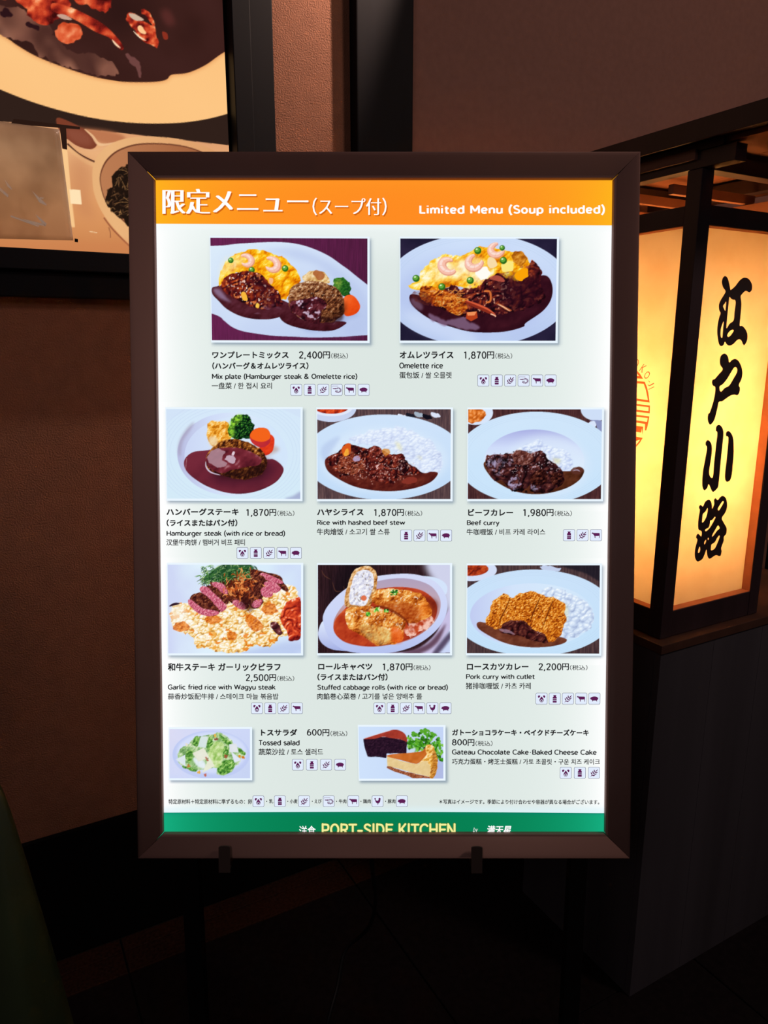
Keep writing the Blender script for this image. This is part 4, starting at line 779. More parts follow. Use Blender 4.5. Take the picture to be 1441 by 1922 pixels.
# a stroke alphabet for the Latin words: 'advance ; strokes', ~ curved, o = ellipse cx,cy,rx,ry
GL = {'a': '6.1;5.1,0 5.1,4.6|~5.1,4.4 4.6,6.2 2.9,6.7 .9,6|~5.1,3.9 2.6,3.8 .9,2.9 .9,1 2.2,.2 3.9,.6 5.1,1.9', 'b': '6.5;.9,0 .9,10|~.9,4.8 2.1,6.5 4,6.5 5.5,5 5.5,1.9 4,.3 2.1,.3 .9,2', 'c': '5.6;~5.1,5.8 3.4,6.7 1.6,5.9 .8,3.4 1.6,1 3.4,.2 5.1,1',
 'd': '6.5;5.5,0 5.5,10|~5.5,4.8 4.3,6.5 2.4,6.5 .9,5 .9,1.9 2.4,.3 4.3,.3 5.5,2', 'e': '6.2;1,3.6 5.3,3.6|~5.3,3.6 5.1,5.4 3.9,6.6 2.3,6.6 1.1,5.4 .8,3.3 1.5,1 3.2,.2 5.2,1', 'f': '4;~4.2,9.6 2.9,9.7 2.1,9 1.9,7.8|1.9,8 1.9,0|.4,6.4 4,6.4',
 'g': '6.4;5.5,6.7 5.5,0|~5.5,.2 4.9,-2 3,-2.8 1,-2.2|~5.5,4.8 4.3,6.5 2.4,6.5 .9,5 .9,2.2 2.4,.6 4.3,.6 5.5,2.2', 'h': '6.2;.9,0 .9,10|~.9,4.6 2.3,6.4 4.1,6.5 5.2,5.4 5.3,4|5.3,4.2 5.3,0', 'i': '2.2;1,0 1,6.8|1,8.7 1,10', 'k': '5.9;.9,0 .9,10|.9,2.5 5,6.8|2.4,4.1 5.5,0', 'l': '2.2;1,0 1,10',
 'm': '9.4;.9,0 .9,6.8|~.9,4.6 2.1,6.4 3.6,6.5 4.6,5.3 4.7,4|4.7,4.2 4.7,0|~4.7,4.6 5.9,6.4 7.4,6.5 8.4,5.3 8.5,4|8.5,4.2 8.5,0', 'n': '6.2;.9,0 .9,6.8|~.9,4.6 2.3,6.4 4.1,6.5 5.2,5.4 5.3,4|5.3,4.2 5.3,0', 'o': '6.5;o 3.25,3.4,2.4,3.2', 'p': '6.5;.9,-3 .9,6.8|~.9,4.8 2.1,6.5 4,6.5 5.5,5 5.5,1.9 4,.3 2.1,.3 .9,2',
 'r': '4.1;.9,0 .9,6.8|~.9,4 1.9,6 3.8,6.5', 's': '5.3;~4.6,5.9 2.8,6.7 1.1,6 1.1,4.5 2.8,3.6 4.6,2.6 4.6,.9 2.7,.2 .7,1.1', 't': '4.4;1.9,8.7 1.9,1.8|~1.9,2 2.1,.7 3.1,.2 4.2,.5|.4,6.4 4.1,6.4', 'u': '6.2;.9,6.8 .9,2.6|~.9,2.8 1.1,1 2.3,.2 3.9,.5 5.3,2.2|5.3,6.8 5.3,0', 'w': '8.9;.5,6.8 2.5,.4|2.5,.4 4.5,6.5|4.5,6.5 6.4,.4|6.4,.4 8.4,6.8', 'y': '5.8;.5,6.8 3,.6|5.4,6.8 2.7,-1.2|~2.7,-1.2 1.9,-2.6 .5,-2.8', 'x': '5.8;.7,0 5.1,6.8|.7,6.8 5.1,0',
 'B': '7;1,0 1,10|1,.4 3.7,.4|1,9.6 3.5,9.6|1,5.2 3.7,5.2|~3.5,9.6 5.4,9 5.8,7.5 5.2,5.9 3.5,5.2|~3.7,5.2 5.9,4.5 6.3,2.7 5.7,1 3.7,.4', 'C': '7.6;~6.9,8.4 4.8,9.7 2.4,9 .9,6.8 .9,3.2 2.4,.9 4.8,.3 7,1.5', 'D': '7.6;1,0 1,10|1,.4 3.2,.4|1,9.6 3.2,9.6|~3.2,9.6 5.6,8.6 6.8,5 5.6,1.4 3.2,.4', 'E': '6.4;1,0 1,10|1,9.5 6,9.5|1,5.1 5.4,5.1|1,.5 6.1,.5', 'G': '8;~7,8.4 4.8,9.7 2.4,9 .9,6.8 .9,3.2 2.4,.9 4.8,.3 7,1.3|7,1 7,4.7|7.3,4.7 4.6,4.7',
 'H': '7.8;1,0 1,10|6.8,0 6.8,10|1,5.2 6.8,5.2', 'I': '2.8;1.4,0 1.4,10', 'K': '7;1,0 1,10|1,3.6 6.2,10|2.8,5.7 6.6,0', 'L': '6;1,0 1,10|1,.5 5.8,.5', 'M': '9.4;1,0 1,10|1,9.8 4.7,2.6|4.7,2.6 8.4,9.8|8.4,10 8.4,0', 'N': '7.8;1,0 1,10|1,9.8 6.8,.2|6.8,10 6.8,0', 'O': '8.2;o 4.1,5,3.3,4.7', 'P': '6.8;1,0 1,10|1,9.6 3.6,9.6|1,4.4 3.6,4.4|~3.6,9.6 5.6,9 6.2,7 5.6,5 3.6,4.4', 'R': '7;1,0 1,10|1,9.6 3.6,9.6|1,4.8 3.6,4.8|~3.6,9.6 5.6,9 6.1,7.2 5.6,5.4 3.6,4.8|3.8,4.8 6.4,0',
 'S': '6.6;~5.8,8.6 3.6,9.7 1.5,8.8 1.3,6.8 3.4,5.2 5.6,3.9 5.7,1.5 3.4,.3 .8,1.5', 'T': '6.6;3.3,0 3.3,9.5|.3,9.5 6.3,9.5', 'W': '11;.6,10 3,.4|3,.4 5.5,9.6|5.5,9.6 8,.4|8,.4 10.4,10', '0': '6.6;o 3.3,5,2.4,4.7', '1': '6.6;3.6,0 3.6,10|1.5,8.3 3.6,9.6', '2': '6.6;~1,7.8 1.6,9.2 3.3,9.7 5,9 5.3,7.2 4.3,5.2 1,.6|.8,.5 5.8,.5', '4': '6.6;4.5,0 4.5,10|4.5,9.8 .7,3|.7,2.8 6.2,2.8', '5': '6.6;5.4,9.5 1.7,9.5|1.7,9.8 1.3,5.2|~1.3,5.2 3.2,6 5.2,5 5.6,2.9 4.7,.9 2.6,.3 .9,1.2', '6': '6.6;o 3.4,3.1,2.3,2.8|~4.9,9.2 3.2,9.3 1.7,7.2 1.1,3.2', '7': '6.6;.8,9.5 5.8,9.5|~5.6,9.5 3.6,5 2.7,0', '8': '6.6;o 3.3,7.4,1.95,2.2|o 3.3,2.7,2.4,2.5', '9': '6.6;o 3.2,6.9,2.3,2.8|~1.7,.8 3.4,.7 4.9,2.8 5.5,6.8',
 ',': '2.8;1.6,1.2 .7,-1.6', '(': '3.4;~3,11 1.5,8 1,4.4 1.5,.8 3,-2.2', ')': '3.4;~.4,11 1.9,8 2.4,4.4 1.9,.8 .4,-2.2', '&': '8;~7,0 4,4 1.9,7 2.2,9.2 3.7,9.7 4.9,8.6 4.5,6.9 2.4,5.3 .9,3.4 1.2,1 3.1,.2 5.2,1.2 6.5,4.6', '-': '4.6;.7,3.9 4,3.9', '・': '5;o 2.5,4.5,.5,.5', ' ': '3.4;'}
def latin(s, w, track=0, cap=1.):
    V, Fc, x = [], [], 0
    def ribbon(P, closed=False):
        P = np.asarray(P, float); d = np.gradient(P, axis=0)
        if closed: d = np.roll(P, -1, 0)-np.roll(P, 1, 0)
        n = np.stack([-d[:, 1], d[:, 0]], 1); n = n/(np.linalg.norm(n, axis=1)[:, None]+1e-9)*w/2; b = len(V); k = len(P)
        for q, m in zip(P, n): V.append((q[0]+m[0]+x, q[1]+m[1])); V.append((q[0]-m[0]+x, q[1]-m[1]))
        for i in range(k if closed else k-1): j = (i+1) % k; Fc.append((b+2*i, b+2*i+1, b+2*j+1, b+2*j))
        if cap > 1 and not closed:
            for q in (P[0], P[-1]):
                b = len(V); V.extend((q[0]+x+math.cos(t)*w/2, q[1]+math.sin(t)*w/2) for t in np.linspace(0, 6.28, 13)[:-1]); Fc.append(tuple(range(b, b+12)))
    for ch in s:
        adv, st = GL[ch].split(';')
        for t in filter(None, st.split('|')):
            if t[0] == 'o':
                a = [float(v) for v in t[1:].strip().split(',')]; r = ell(a[0], a[1], a[2], a[3], 0, 20)
                if a[2] < 1: b = len(V); V.extend((q[0]+x, q[1]) for q in ell(a[0], a[1], .95, .95, 0, 12)); Fc.append(tuple(range(b, b+12)))
                else: ribbon(r, True)
            elif t[0] == '~': ribbon(crom(PP(t[1:]), 5, False))
            else: ribbon(PP(t))
        x += float(adv)+track
    V = np.array(V); return np.hstack([V, np.zeros((len(V), 1))]), Fc
def text(s, Z, x0, x1, yt, yb, m=None, off=0., n=.0008, name='menu_text', label=None, smear=0, shear=0, shift=(0, 0), tilt=0, lat=0, track=.35, cap=1., thin=0):
    co, f = latin(s, lat, track, cap) if lat else text_mesh(s, thin)
    co = co.copy(); mn, mx_ = co.min(0), co.max(0)
    a = (co[:, 0]-mn[0])/(mx_[0]-mn[0]); b = (co[:, 1]-mn[1])/(mx_[1]-mn[1])
    X0, Y0 = Z(x0, yt); X1, Y1 = Z(x1, yb); X0 += off; X1 -= off; Y0 += off; Y1 -= off
    V = []; Fc = []
    ks = [(k, 0) for k in np.linspace(-smear, smear, 9)] if smear else [(off*i, off*j) for i in (-1, 1) for j in (-1, 1)] if off else [(0, 0)]
    for i, (k, ky) in enumerate(ks):
        x = X0+a*(X1-X0)+k+shear*(b-.5)+shift[0]; y = Y1+b*(Y0-Y1)+shift[1]+tilt*a+ky
        q = uv(x, y); base = len(V); V += [(p[0], p[1], n+i*.00001) for p in q]; Fc += [tuple(base+j for j in t) for t in f]
    me = bpy.data.meshes.new(name); me.from_pydata(V, [], Fc); me.update()
    o = on_face(link(name, me, sign, m or M_ink)); return tag(o, label)
T1, T2, T3 = .46, 1.6, 1.8
def jp(s, Z, x0, x1, y0, y1, **k): return text(s, Z, x0, x1, y0, y1, off=T1, name='dish_name', **k)
def en(s, Z, x0, x1, y0, y1, **k): return text(s, Z, x0, x1, y0, y1, lat=T3, name='english_line', **k)
def ck(s, Z, x0, x1, y0, y1, **k): return text(s, Z, x0, x1, y0, y1, off=.18, name='translation_line', **k)
def price(p, Z, x0, x1, xb, y0, y1): # price, (tax included)
    h = (y1-y0)*(.81 if ',' in p else 1); kw = h*1.04
    text(p[:-1], Z, x0, x1-kw-h*.08, y0, y1, lat=T2, track=.5, name='price'); text('円', Z, x1-kw, x1, y0+h*.02, y0+h*1.07, off=.3, name='price')
    text('（税込）', Z, x1+h*.16, xb, y0+h*.27, y0+h*1.08, off=.08, name='price_note')
jp('ワンプレートミックス', ZA, 388, 857, 752, 796); price('2,400円', ZA, 920, 1111, 1222, 752, 803)
jp('（ハンバーグ＆オムレツライス）', ZA, 388, 979, 819, 863)
en('Mix plate (Hamburger steak & Omelette rice)', ZA, 386, 1279, 887, 931)
ck('一盘菜 / 한 접시 요리', ZA, 385, 755, 943, 984)
jp('オムレツライス', ZB, 98, 428, 752, 796); price('1,870円', ZB, 492, 678, 789, 752, 804)
en('Omelette rice', ZB, 95, 364, 821, 858); ck('蛋包饭 / 쌀 오믈렛', ZB, 96, 417, 878, 919)
jp('ハンバーグステーキ', ZC, 66, 762, 1024, 1093); price('1,870円', ZC, 834, 1124, 1300, 1030, 1108)
jp('（ライスまたはパン付）', ZC, 66, 750, 1130, 1199); en('Hamburger steak (with rice or bread)', ZC, 66, 1210, 1236, 1305)
ck('汉堡牛肉饼 / 햄버거 비프 패티', ZC, 64, 822, 1322, 1384)
jp('ハヤシライス', ZD, 78, 526, 1028, 1094); price('1,870円', ZD, 626, 915, 1092, 1030, 1108)
en('Rice with hashed beef stew', ZD, 77, 928, 1136, 1186); ck('牛肉燴饭 / 소고기 쌀 스튜', ZD, 76, 778, 1218, 1282)
jp('ビーフカレー', ZE, 92, 518, 1012, 1078); price('1,980円', ZE, 613, 902, 1076, 1012, 1090)
en('Beef curry', ZE, 80, 390, 1118, 1180); ck('牛咖喱饭 / 비프 카레 라이스', ZE, 78, 824, 1200, 1260)
jp('和牛ステーキ ガーリックピラフ', ZF, 78, 1166, 1000, 1076); price('2,500円', ZF, 829, 1123, 1298, 1106, 1184)
en('Garlic fried rice with Wagyu steak', ZF, 78, 1119, 1206, 1270); ck('蒜香炒饭配牛排 / 스테이크 마늘 볶음밥', ZF, 78, 1146, 1292, 1352)
jp('ロールキャベツ', ZG, 88, 610, 1002, 1068); price('1,870円', ZG, 709, 998, 1172, 1002, 1080)
jp('（ライスまたはパン付）', ZG, 80, 758, 1100, 1169); en('Stuffed cabbage rolls (with rice or bread)', ZG, 80, 1340, 1205, 1272)
ck('肉餡巻心菜巻 / 고기를 넣은 양배추 롤', ZG, 78, 1090, 1290, 1352)
jp('ロースカツカレー', ZH, 80, 664, 984, 1048); price('2,200円', ZH, 759, 1047, 1224, 984, 1060)
en('Pork curry with cutlet', ZH, 72, 724, 1086, 1148); ck('猪排咖喱饭 / 카츠 카레', ZH, 70, 686, 1168, 1230)
jp('トスサラダ', ZI, 760, 1032, 72, 124); price('600円', ZI, 1104, 1273, 1408, 72, 122)
en('Tossed salad', ZI, 744, 1050, 154, 196); ck('蔬菜沙拉 / 토스 샐러드', ZI, 742, 1226, 218, 268)
jp('ガトーショコラケーキ・ベイクドチーズケーキ', ZK, 82, 1236, 82, 136, tilt=.6); price('800円', ZK, 80, 270, 424, 166, 220)
en('Gateau Chocolate Cake・Baked Cheese Cake', ZK, 80, 1302, 252, 298, tilt=.6); ck('巧克力蛋糕・烤芝士蛋糕 / 가토 초콜릿・구운 치즈 케이크', ZK, 80, 1330, 330, 380, tilt=.6)
def foot(s, Z, x0, x1, y0, y1, **k): return text(s, Z, x0, x1, y0, y1, off=.16, name='footnote', **k)
foot('特定原材料＋特定原材料に準ずるもの：卵', ZI, 66, 692, 598, 636)
for t_, a_, b_ in (('・乳', 88, 148), ('・小麦', 266, 354), ('・えび', 474, 556), ('・牛肉', 678, 766), ('・鶏肉', 884, 972), ('・豚肉', 1092, 1180)): foot(t_, ZN, a_, b_, 88, 124)
foot('＊写真はイメージです。季節により付け合わせや容器が異なる場合がございます。', ZO, 384, 2186, 118, 172, tilt=.8)
# header: heavy brush-serif look from thinned strokes thickened sideways
def mincho(s, x0, x1, yt, yb, sm):
    text(s, ZL, x0, x1, yt, yb, m=M_inkS, n=.0006, smear=sm*1.15, thin=-.014, shift=(1.8, 2.4), name='header_shadow', label='darker orange drop shadow of the header lettering')
    text(s, ZL, x0, x1, yt, yb, m=M_w, n=.0009, smear=sm, thin=-.014, name='header_text', label='white header lettering')
mincho('限定メニュー', 55, 918, 64, 214, 2.2); mincho('（スープ付）', 952, 1392, 118, 222, .9)
text('Limited Menu (Soup included)', ZM, 190, 1356, 165, 236, m=M_w, lat=2.0, track=1.1, n=.0009, name='header_text', label='white header lettering', tilt=-.5)
text('PORT-SIDE KITCHEN', ZN, 554, 1690, 287, 403, m=M_yd, lat=2.7, track=.9, cap=2, n=.0006, name='footer_text_outline', label='olive outline of the footer lettering')
text('PORT-SIDE KITCHEN', ZN, 557, 1687, 290, 400, m=M_yel, lat=1.75, track=.9, cap=2, n=.0009, name='footer_text', label='pale yellow footer lettering')
text('洋食', ZN, 366, 506, 312, 404, m=M_w, off=.2, n=.0009, name='footer_text'); text('満天星', ZO, 922, 1196, 414, 510, m=M_w, off=.35, n=.0009, shear=3, name='footer_text'); text('by', ZO, 768, 816, 434, 500, m=M_w, lat=.9, n=.0009, shear=3, name='footer_text')

# ------------------------------------------------------------------ allergen pictograms
M_ol = emat('icon_outline', '#5c5c74'); M_ib = emat('icon_ground', '#e2ecfd'); M_ip = emat('icon_purple', '#5e1f54')
def rr(h, r, n=5): 
    out = []
    for cx_, cy_, a0 in ((h-r, h-r, 0), (-h+r, h-r, 90), (-h+r, -h+r, 180), (h-r, -h+r, 270)):
        out += [(cx_+r*math.cos(math.radians(a0+90*i/n)), cy_+r*math.sin(math.radians(a0+90*i/n))) for i in range(n+1)]
    return out
def sil(s, k=1/200., cx_=97, cy_=97, sm=True):
    p = PP(s); q = [((x-cx_)*k, -(y-cy_)*k) for x, y in p]; return crom(q, 4) if sm else np.array(q)
ICN = {
 'egg': ([sil('97,62 115,80 128,105 132,130 118,152 97,160 76,152 62,130 66,105 79,80')], 1), 
 'milk': ([sil('70,34 124,34 124,44 116,48 118,58 130,70 130,96 62,96 62,70 76,58 78,48 70,44', sm=False)], 0), 'milk2': ([sil('62,103 130,103 130,126 62,126', sm=False)], 0), 'milk3': ([sil('62,132 130,132 130,160 126,164 66,164 62,160', sm=False)], 0),
 'cow': ([sil('22,62 34,54 40,46 46,54 52,58 150,60 160,66 160,100 158,148 150,148 148,112 140,108 128,112 96,112 88,108 86,148 76,148 72,112 56,92 44,76 30,74', sm=False)], 0),
 'pig': ([sil('24,92 34,80 30,68 44,72 70,60 110,58 144,68 156,84 166,78 160,94 154,112 144,122 142,144 132,144 130,130 74,130 70,144 60,144 56,124 40,112 26,104')], 0),
 'hen': ([sil('44,60 42,48 52,38 62,40 66,52 64,68 80,84 104,84 116,66 114,50 126,36 142,40 152,52 146,70 144,96 132,120 112,134 104,160 96,160 96,136 76,124 62,104 56,84 52,68')], 0)}
def icon_mesh(kind):
    o = rr(.5, .12); i = rr(.47, .10); L = [([o, i[::-1]], 0, .0002), ([i], 1, .0002)]
    if kind == 'egg':
        L += [([sil('97,58 116,82 130,108 132,130 118,154 97,160 76,154 62,130 64,108 78,82')], 2, .0004), ([ell(0, -.17, .115, .105).tolist()], 1, .0005), ([ell(0, -.17, .075, .07).tolist()], 2, .0006)]
        L += [([sil('36,50 50,40 66,42 76,50 66,66 58,80 44,82 36,68')], 2, .0004), ([sil('158,50 144,40 128,42 118,50 128,66 136,80 150,82 158,68')], 2, .0004)]
    elif kind == 'milk': L += [([ICN[k][0][0]], 2, .0004) for k in ('milk', 'milk2', 'milk3')]
    elif kind == 'wheat':
        for s in ('34,164 60,132 70,140 40,160', '44,84 62,104 64,134 50,120 42,104', '72,62 90,84 92,116 76,104 68,84', '98,38 110,60 108,88 96,74 92,56', '60,136 76,130 104,136 120,132 100,152 76,150', '84,108 100,106 126,112 146,108 124,128 98,122', '106,80 124,80 148,82 166,78 144,98 116,96', '118,80 130,58 162,36 148,62 128,78'): L.append(([sil(s)], 2, .0004))
    elif kind == 'shrimp':
        P = crom([(-.37, .22), (-.42, .28), (-.36, .33), (-.1, .33), (.14, .33)], 5, False); P2 = P+[0, -.025]; L.append(([np.vstack([P, P2[::-1]])], 2, .0004))
        L.append(([sil('24,72 60,68 66,84 40,82')], 2, .0004))
        for a in range(9):
            t = math.radians(100-a*29); t2 = t-math.radians(20); c = (.12, -.03)
            L.append(([[(c[0]+.30*math.cos(t)*1., c[1]+.24*math.sin(t)), (c[0]+.30*math.cos(t2), c[1]+.24*math.sin(t2)), (c[0]+.16*math.cos(t2), c[1]+.12*math.sin(t2)), (c[0]+.16*math.cos(t), c[1]+.12*math.sin(t))]], 2, .0004+a*.00001))
        for x in (-.1, -.04, .02, .08): L.append(([[(x, -.02), (x+.03, -.02), (x+.0, -.14), (x-.02, -.13)]], 2, .0004))
        L.append(([sil('66,70 84,66 88,84 72,86')], 2, .0004)); L.append(([sil('92,66 106,64 108,82 96,84')], 2, .0004))
    else: L.append(([ICN[kind][0][0]], 2, .0004))
    me = flat_mesh('allergen_icon', L)
    for m in (M_ol, M_ib, M_ip): me.materials.append(m)
    return me
IM = {k: icon_mesh(k) for k in ('egg', 'milk', 'wheat', 'shrimp', 'cow', 'pig', 'hen')}
IL = {'egg': 'egg pictogram', 'milk': 'milk bottle pictogram', 'wheat': 'wheat ear pictogram', 'shrimp': 'shrimp pictogram', 'cow': 'cow pictogram', 'pig': 'pig pictogram', 'hen': 'hen pictogram'}
def icons(kinds, Z, x0, y0, step, w, ys=0):
    for i, k in enumerate(kinds):
        xs = x0[i] if isinstance(x0, (list, tuple)) else x0+i*step
        a = uv(*Z(xs, y0+i*ys)); b = uv(*Z(xs+w, y0+w+i*ys)); o = bpy.data.objects.new('allergen_icon', IM[k]); COL.objects.link(o); o.parent = sign
        s = b[0]-a[0]; o.matrix_local = face @ Matrix.Translation(((a[0]+b[0])/2, (a[1]+b[1])/2, .0005)) @ Matrix.Scale(s, 4, (1, 0, 0)) @ Matrix.Scale(s, 4, (0, 1, 0)); tag(o, IL[k])
e6 = ['egg', 'milk', 'wheat', 'shrimp', 'cow', 'pig']
icons(e6, ZA, 868, 953, 82.9, 71); icons(e6, ZB, 576, 896, 82.6, 71)
icons(['egg', 'milk', 'wheat', 'cow', 'pig'], ZC, 742, 1400, 129, 112); icons(['milk', 'wheat', 'cow', 'pig'], ZD, 881, 1231, 128.6, 112)
icons(['milk', 'wheat', 'cow'], ZE, 994, 1206, 127.5, 110); icons(['egg', 'milk', 'wheat', 'cow'], ZF, 882, 1380, 128.6, 112)
icons(['egg', 'milk', 'wheat', 'cow', 'hen', 'pig'], ZG, 624, 1380, 127.4, 112); icons(['egg', 'milk', 'wheat', 'cow', 'pig'], ZH, 733, 1265, 125.3, 110)
icons(['egg', 'milk', 'wheat', 'pig'], ZI, 993, 297, 106, 86); icons(['egg', 'milk', 'wheat'], ZK, 992, 402, 119.5, 98)
icons(['egg'], ZI, 697, 571, 0, 87); icons(['milk', 'wheat', 'shrimp', 'cow', 'hen', 'pig'], ZN, [156, 360, 568, 776, 980, 1186], 57, 0, 97)

# ------------------------------------------------------------------ the wooden floor lantern
M_lw = mat('lantern_wood', '#33242a', .5, noise=.3, nscale=14, stretch=(1, 1, .06), bump=.05, bscale=120)
M_soff = mat('lantern_board', '#8a5844', .7, noise=.12, nscale=14)
LK = np.array([.56443, 1.40, 0]); LU = UW; LL = -NW
def LP(u, l, z): return LK+LU*u+LL*l+np.array([0, 0, z])
lan = empty('lantern', frame_mat(LU, LL, (0, 0, 1), LP(0, 0, .858)))
tag(lan, 'tall lit wooden box lantern with glowing paper panels and black brush characters', 'lantern')
def lbox(name, u0, u1, l0, l1, z0, z1, m=None, bevel=.0015, parent=None, label=None):
    return tag(box(name, (u0, u1, l0, l1, z0-.858, z1-.858), m or M_lw, parent or lan, bevel), label)
S, Pw = .313, .032
for a in (0, 1):
    for b in (0, 1):
        lbox('post', a*(S-Pw), a*(S-Pw)+Pw, b*(S-Pw), b*(S-Pw)+Pw, .858, 1.752)
Pi = S-Pw
for nm, z0, z1, ins in (('bottom_rail', .858, .9135, .001), ('middle_rail', 1.659, 1.693, .001), ('top_rail', 1.7525, 1.781, 0)):
    if nm == 'top_rail': continue
    lbox(nm, Pw, Pi, ins, .026, z0, z1); lbox(nm, Pw, Pi, S-.026, S-ins, z0, z1)
    lbox(nm, ins, .026, Pw, Pi, z0, z1); lbox(nm, S-.026, S-ins, Pw, Pi, z0, z1)
# crossed beams on the posts, ends sticking out past the corners
for u0 in (0, S-.03): lbox('cross_beam', u0, u0+.03, -.063, S+.063, 1.7525, 1.781, bevel=.001)
for l0 in (.004, S-.034): lbox('tie_beam', .0305, S-.0305, l0, l0+.03, 1.7525, 1.7795, bevel=.001); 
lbox('tie_beam', S+.0005, S+.05, .004, .034, 1.7525, 1.7795, bevel=.001); lbox('tie_beam', S+.0005, S+.05, S-.034, S-.004, 1.7525, 1.7795, bevel=.001)
lbox('added_filler_board', -.003, .0035, -.04, S+.02, 1.7812, 1.7945, bevel=.0006)  # dark filler added to hide the glowing soffit line above the beam
lbox('lit_patch_batten', -.009, -.0005, .012, .175, 1.766, 1.7845, mat('lit_patch_brown', '#6a4a40', .6, noise=.15, nscale=12))  # added strip in lighter brown, paints the lit patch on the beam face
# roof: boards under a dark slab with a fascia round it
R0, R1 = -.042, S+.2; Q0, Q1 = -.22, S+.22
lbox('roof_slab', R0+.006, R1-.006, Q0+.006, Q1-.006, 1.7955, 1.815)
for i in range(4):
    w = (R1-.014)/4; lbox('roof_board', .006+i*w, .006+(i+1)*w-.002, Q0+.009, Q1-.009, 1.786, 1.795, M_soff, .0008)
lbox('fascia', R0, R0+.0055, Q0, Q1, 1.787, 1.822); lbox('fascia', R1-.0055, R1, Q0, Q1, 1.787, 1.822)
lbox('fascia', R0+.006, R1-.006, Q0, Q0+.0055, 1.787, 1.822); lbox('fascia', R0+.006, R1-.006, Q1-.0055, Q1, 1.787, 1.822)
# inner lattice seen through the open top
for l0 in (.09, .19): lbox('inner_slat', .034, Pi-.002, l0, l0+.012, 1.726, 1.744, M_soff, .0008)
lbox('inner_slat', .033, Pi-.001, .25, .262, 1.70, 1.724, M_soff, .0008); lbox('inner_slat', .25, .262, .03, .248, 1.70, 1.724, M_soff, .0008)
# paper panels, lit by the tube inside
def paper():
    m = bpy.data.materials.new('lit_paper'); m.use_nodes = True; nt = m.node_tree; nt.nodes.clear(); N = nt.nodes.new
    o = N('ShaderNodeOutputMaterial'); x = N('ShaderNodeMixShader'); t = N('ShaderNodeBsdfTranslucent'); d = N('ShaderNodeBsdfDiffuse'); n = N('ShaderNodeTexNoise'); r = N('ShaderNodeValToRGB'); tc = N('ShaderNodeTexCoord')
    nt.links.new(tc.outputs['Object'], n.inputs['Vector']); n.inputs['Scale'].default_value = 18; n.inputs['Detail'].default_value = 5
    r.color_ramp.elements[0].position = .3; r.color_ramp.elements[1].position = .6
    r.color_ramp.elements[0].color = (.74, .68, .6, 1); r.color_ramp.elements[1].color = (.8, .76, .7, 1)
    nt.links.new(n.outputs['Fac'], r.inputs[0]); nt.links.new(r.outputs[0], t.inputs[0]); d.inputs[0].default_value = (.75, .7, .62, 1)
    x.inputs[0].default_value = .3; nt.links.new(t.outputs[0], x.inputs[1]); nt.links.new(d.outputs[0], x.inputs[2]); nt.links.new(x.outputs[0], o.inputs[0]); return m
M_paper = paper(); rc = .0215
p_right = lbox('paper_panel', Pw-.002, Pi+.002, rc, rc+.0012, .912, 1.661, M_paper, 0, label='glowing paper panel with four large black brush characters')
p_left = lbox('paper_panel', rc, rc+.0012, Pw-.002, Pi+.002, .912, 1.661, M_paper, 0, label='glowing paper panel with a red round seal')
lbox('paper_panel', Pw-.002, Pi+.002, S-rc-.0012, S-rc, .912, 1.661, M_paper, 0); lbox('paper_panel', S-rc-.0012, S-rc, Pw-.002, Pi+.002, .912, 1.661, M_paper, 0)
lbox('bottom_board', .027, S-.027, .027, S-.027, .86, .868)
M_lit_jamb = mat('lit_jamb_wood', '#c47850', .6, noise=.15, nscale=20)  # added strips, wood lightened to paint the lamplight falling on the jambs
for q0, q1, z0, z1 in ((Pi-.0014, Pi+.0004, .9135, 1.659), (Pw-.0004, Pw+.0014, .9135, 1.659), (Pw+.0015, Pi-.0015, .9125, .9147), (Pw+.0015, Pi-.0015, 1.6578, 1.6595)):
    lbox('lit_jamb_strip', q0, q1, .002, rc-.0004, z0, z1, M_lit_jamb, .0002); lbox('lit_jamb_strip', .002, rc-.0004, q0, q1, z0, z1, M_lit_jamb, .0002)
M_bulb = emat('lamp_tube_glow', '#ffffff', 1.); M_bulb.node_tree.nodes['Emission'].inputs[0].default_value = (1, .43, .115, 1); M_bulb.node_tree.nodes['Emission'].inputs[1].default_value = 88
def glow_tube(name, r, depth, z):
    bm = bmesh.new(); bmesh.ops.create_cone(bm, cap_ends=True, segments=20, radius1=r, radius2=r, depth=depth, matrix=Matrix.Translation((S/2, S/2, z-.858)))
    me = bpy.data.meshes.new(name); bm.to_mesh(me); bm.free(); return link(name, me, lan, M_bulb)
glow_tube('lamp_tube', .015, .52, 1.28); glow_tube('lamp_bulb', .030, .13, 1.25)
lbox('lamp_holder', S/2-.02, S/2+.02, S/2-.02, S/2+.02, .868, 1.019, M_lw)
M_char = mat('brush_black', '#332628', .6); 
def tmat(name, c):
    m = bpy.data.materials.new(name); m.use_nodes = True; nt = m.node_tree; nt.nodes.clear(); t = nt.nodes.new('ShaderNodeBsdfTranslucent'); o = nt.nodes.new('ShaderNodeOutputMaterial')
    t.inputs[0].default_value = (*c, 1); nt.links.new(t.outputs[0], o.inputs[0]); return m
M_red = tmat('seal_red', (.62, .10, .05)); M_dred = tmat('seal_letters', (.3, .08, .05))
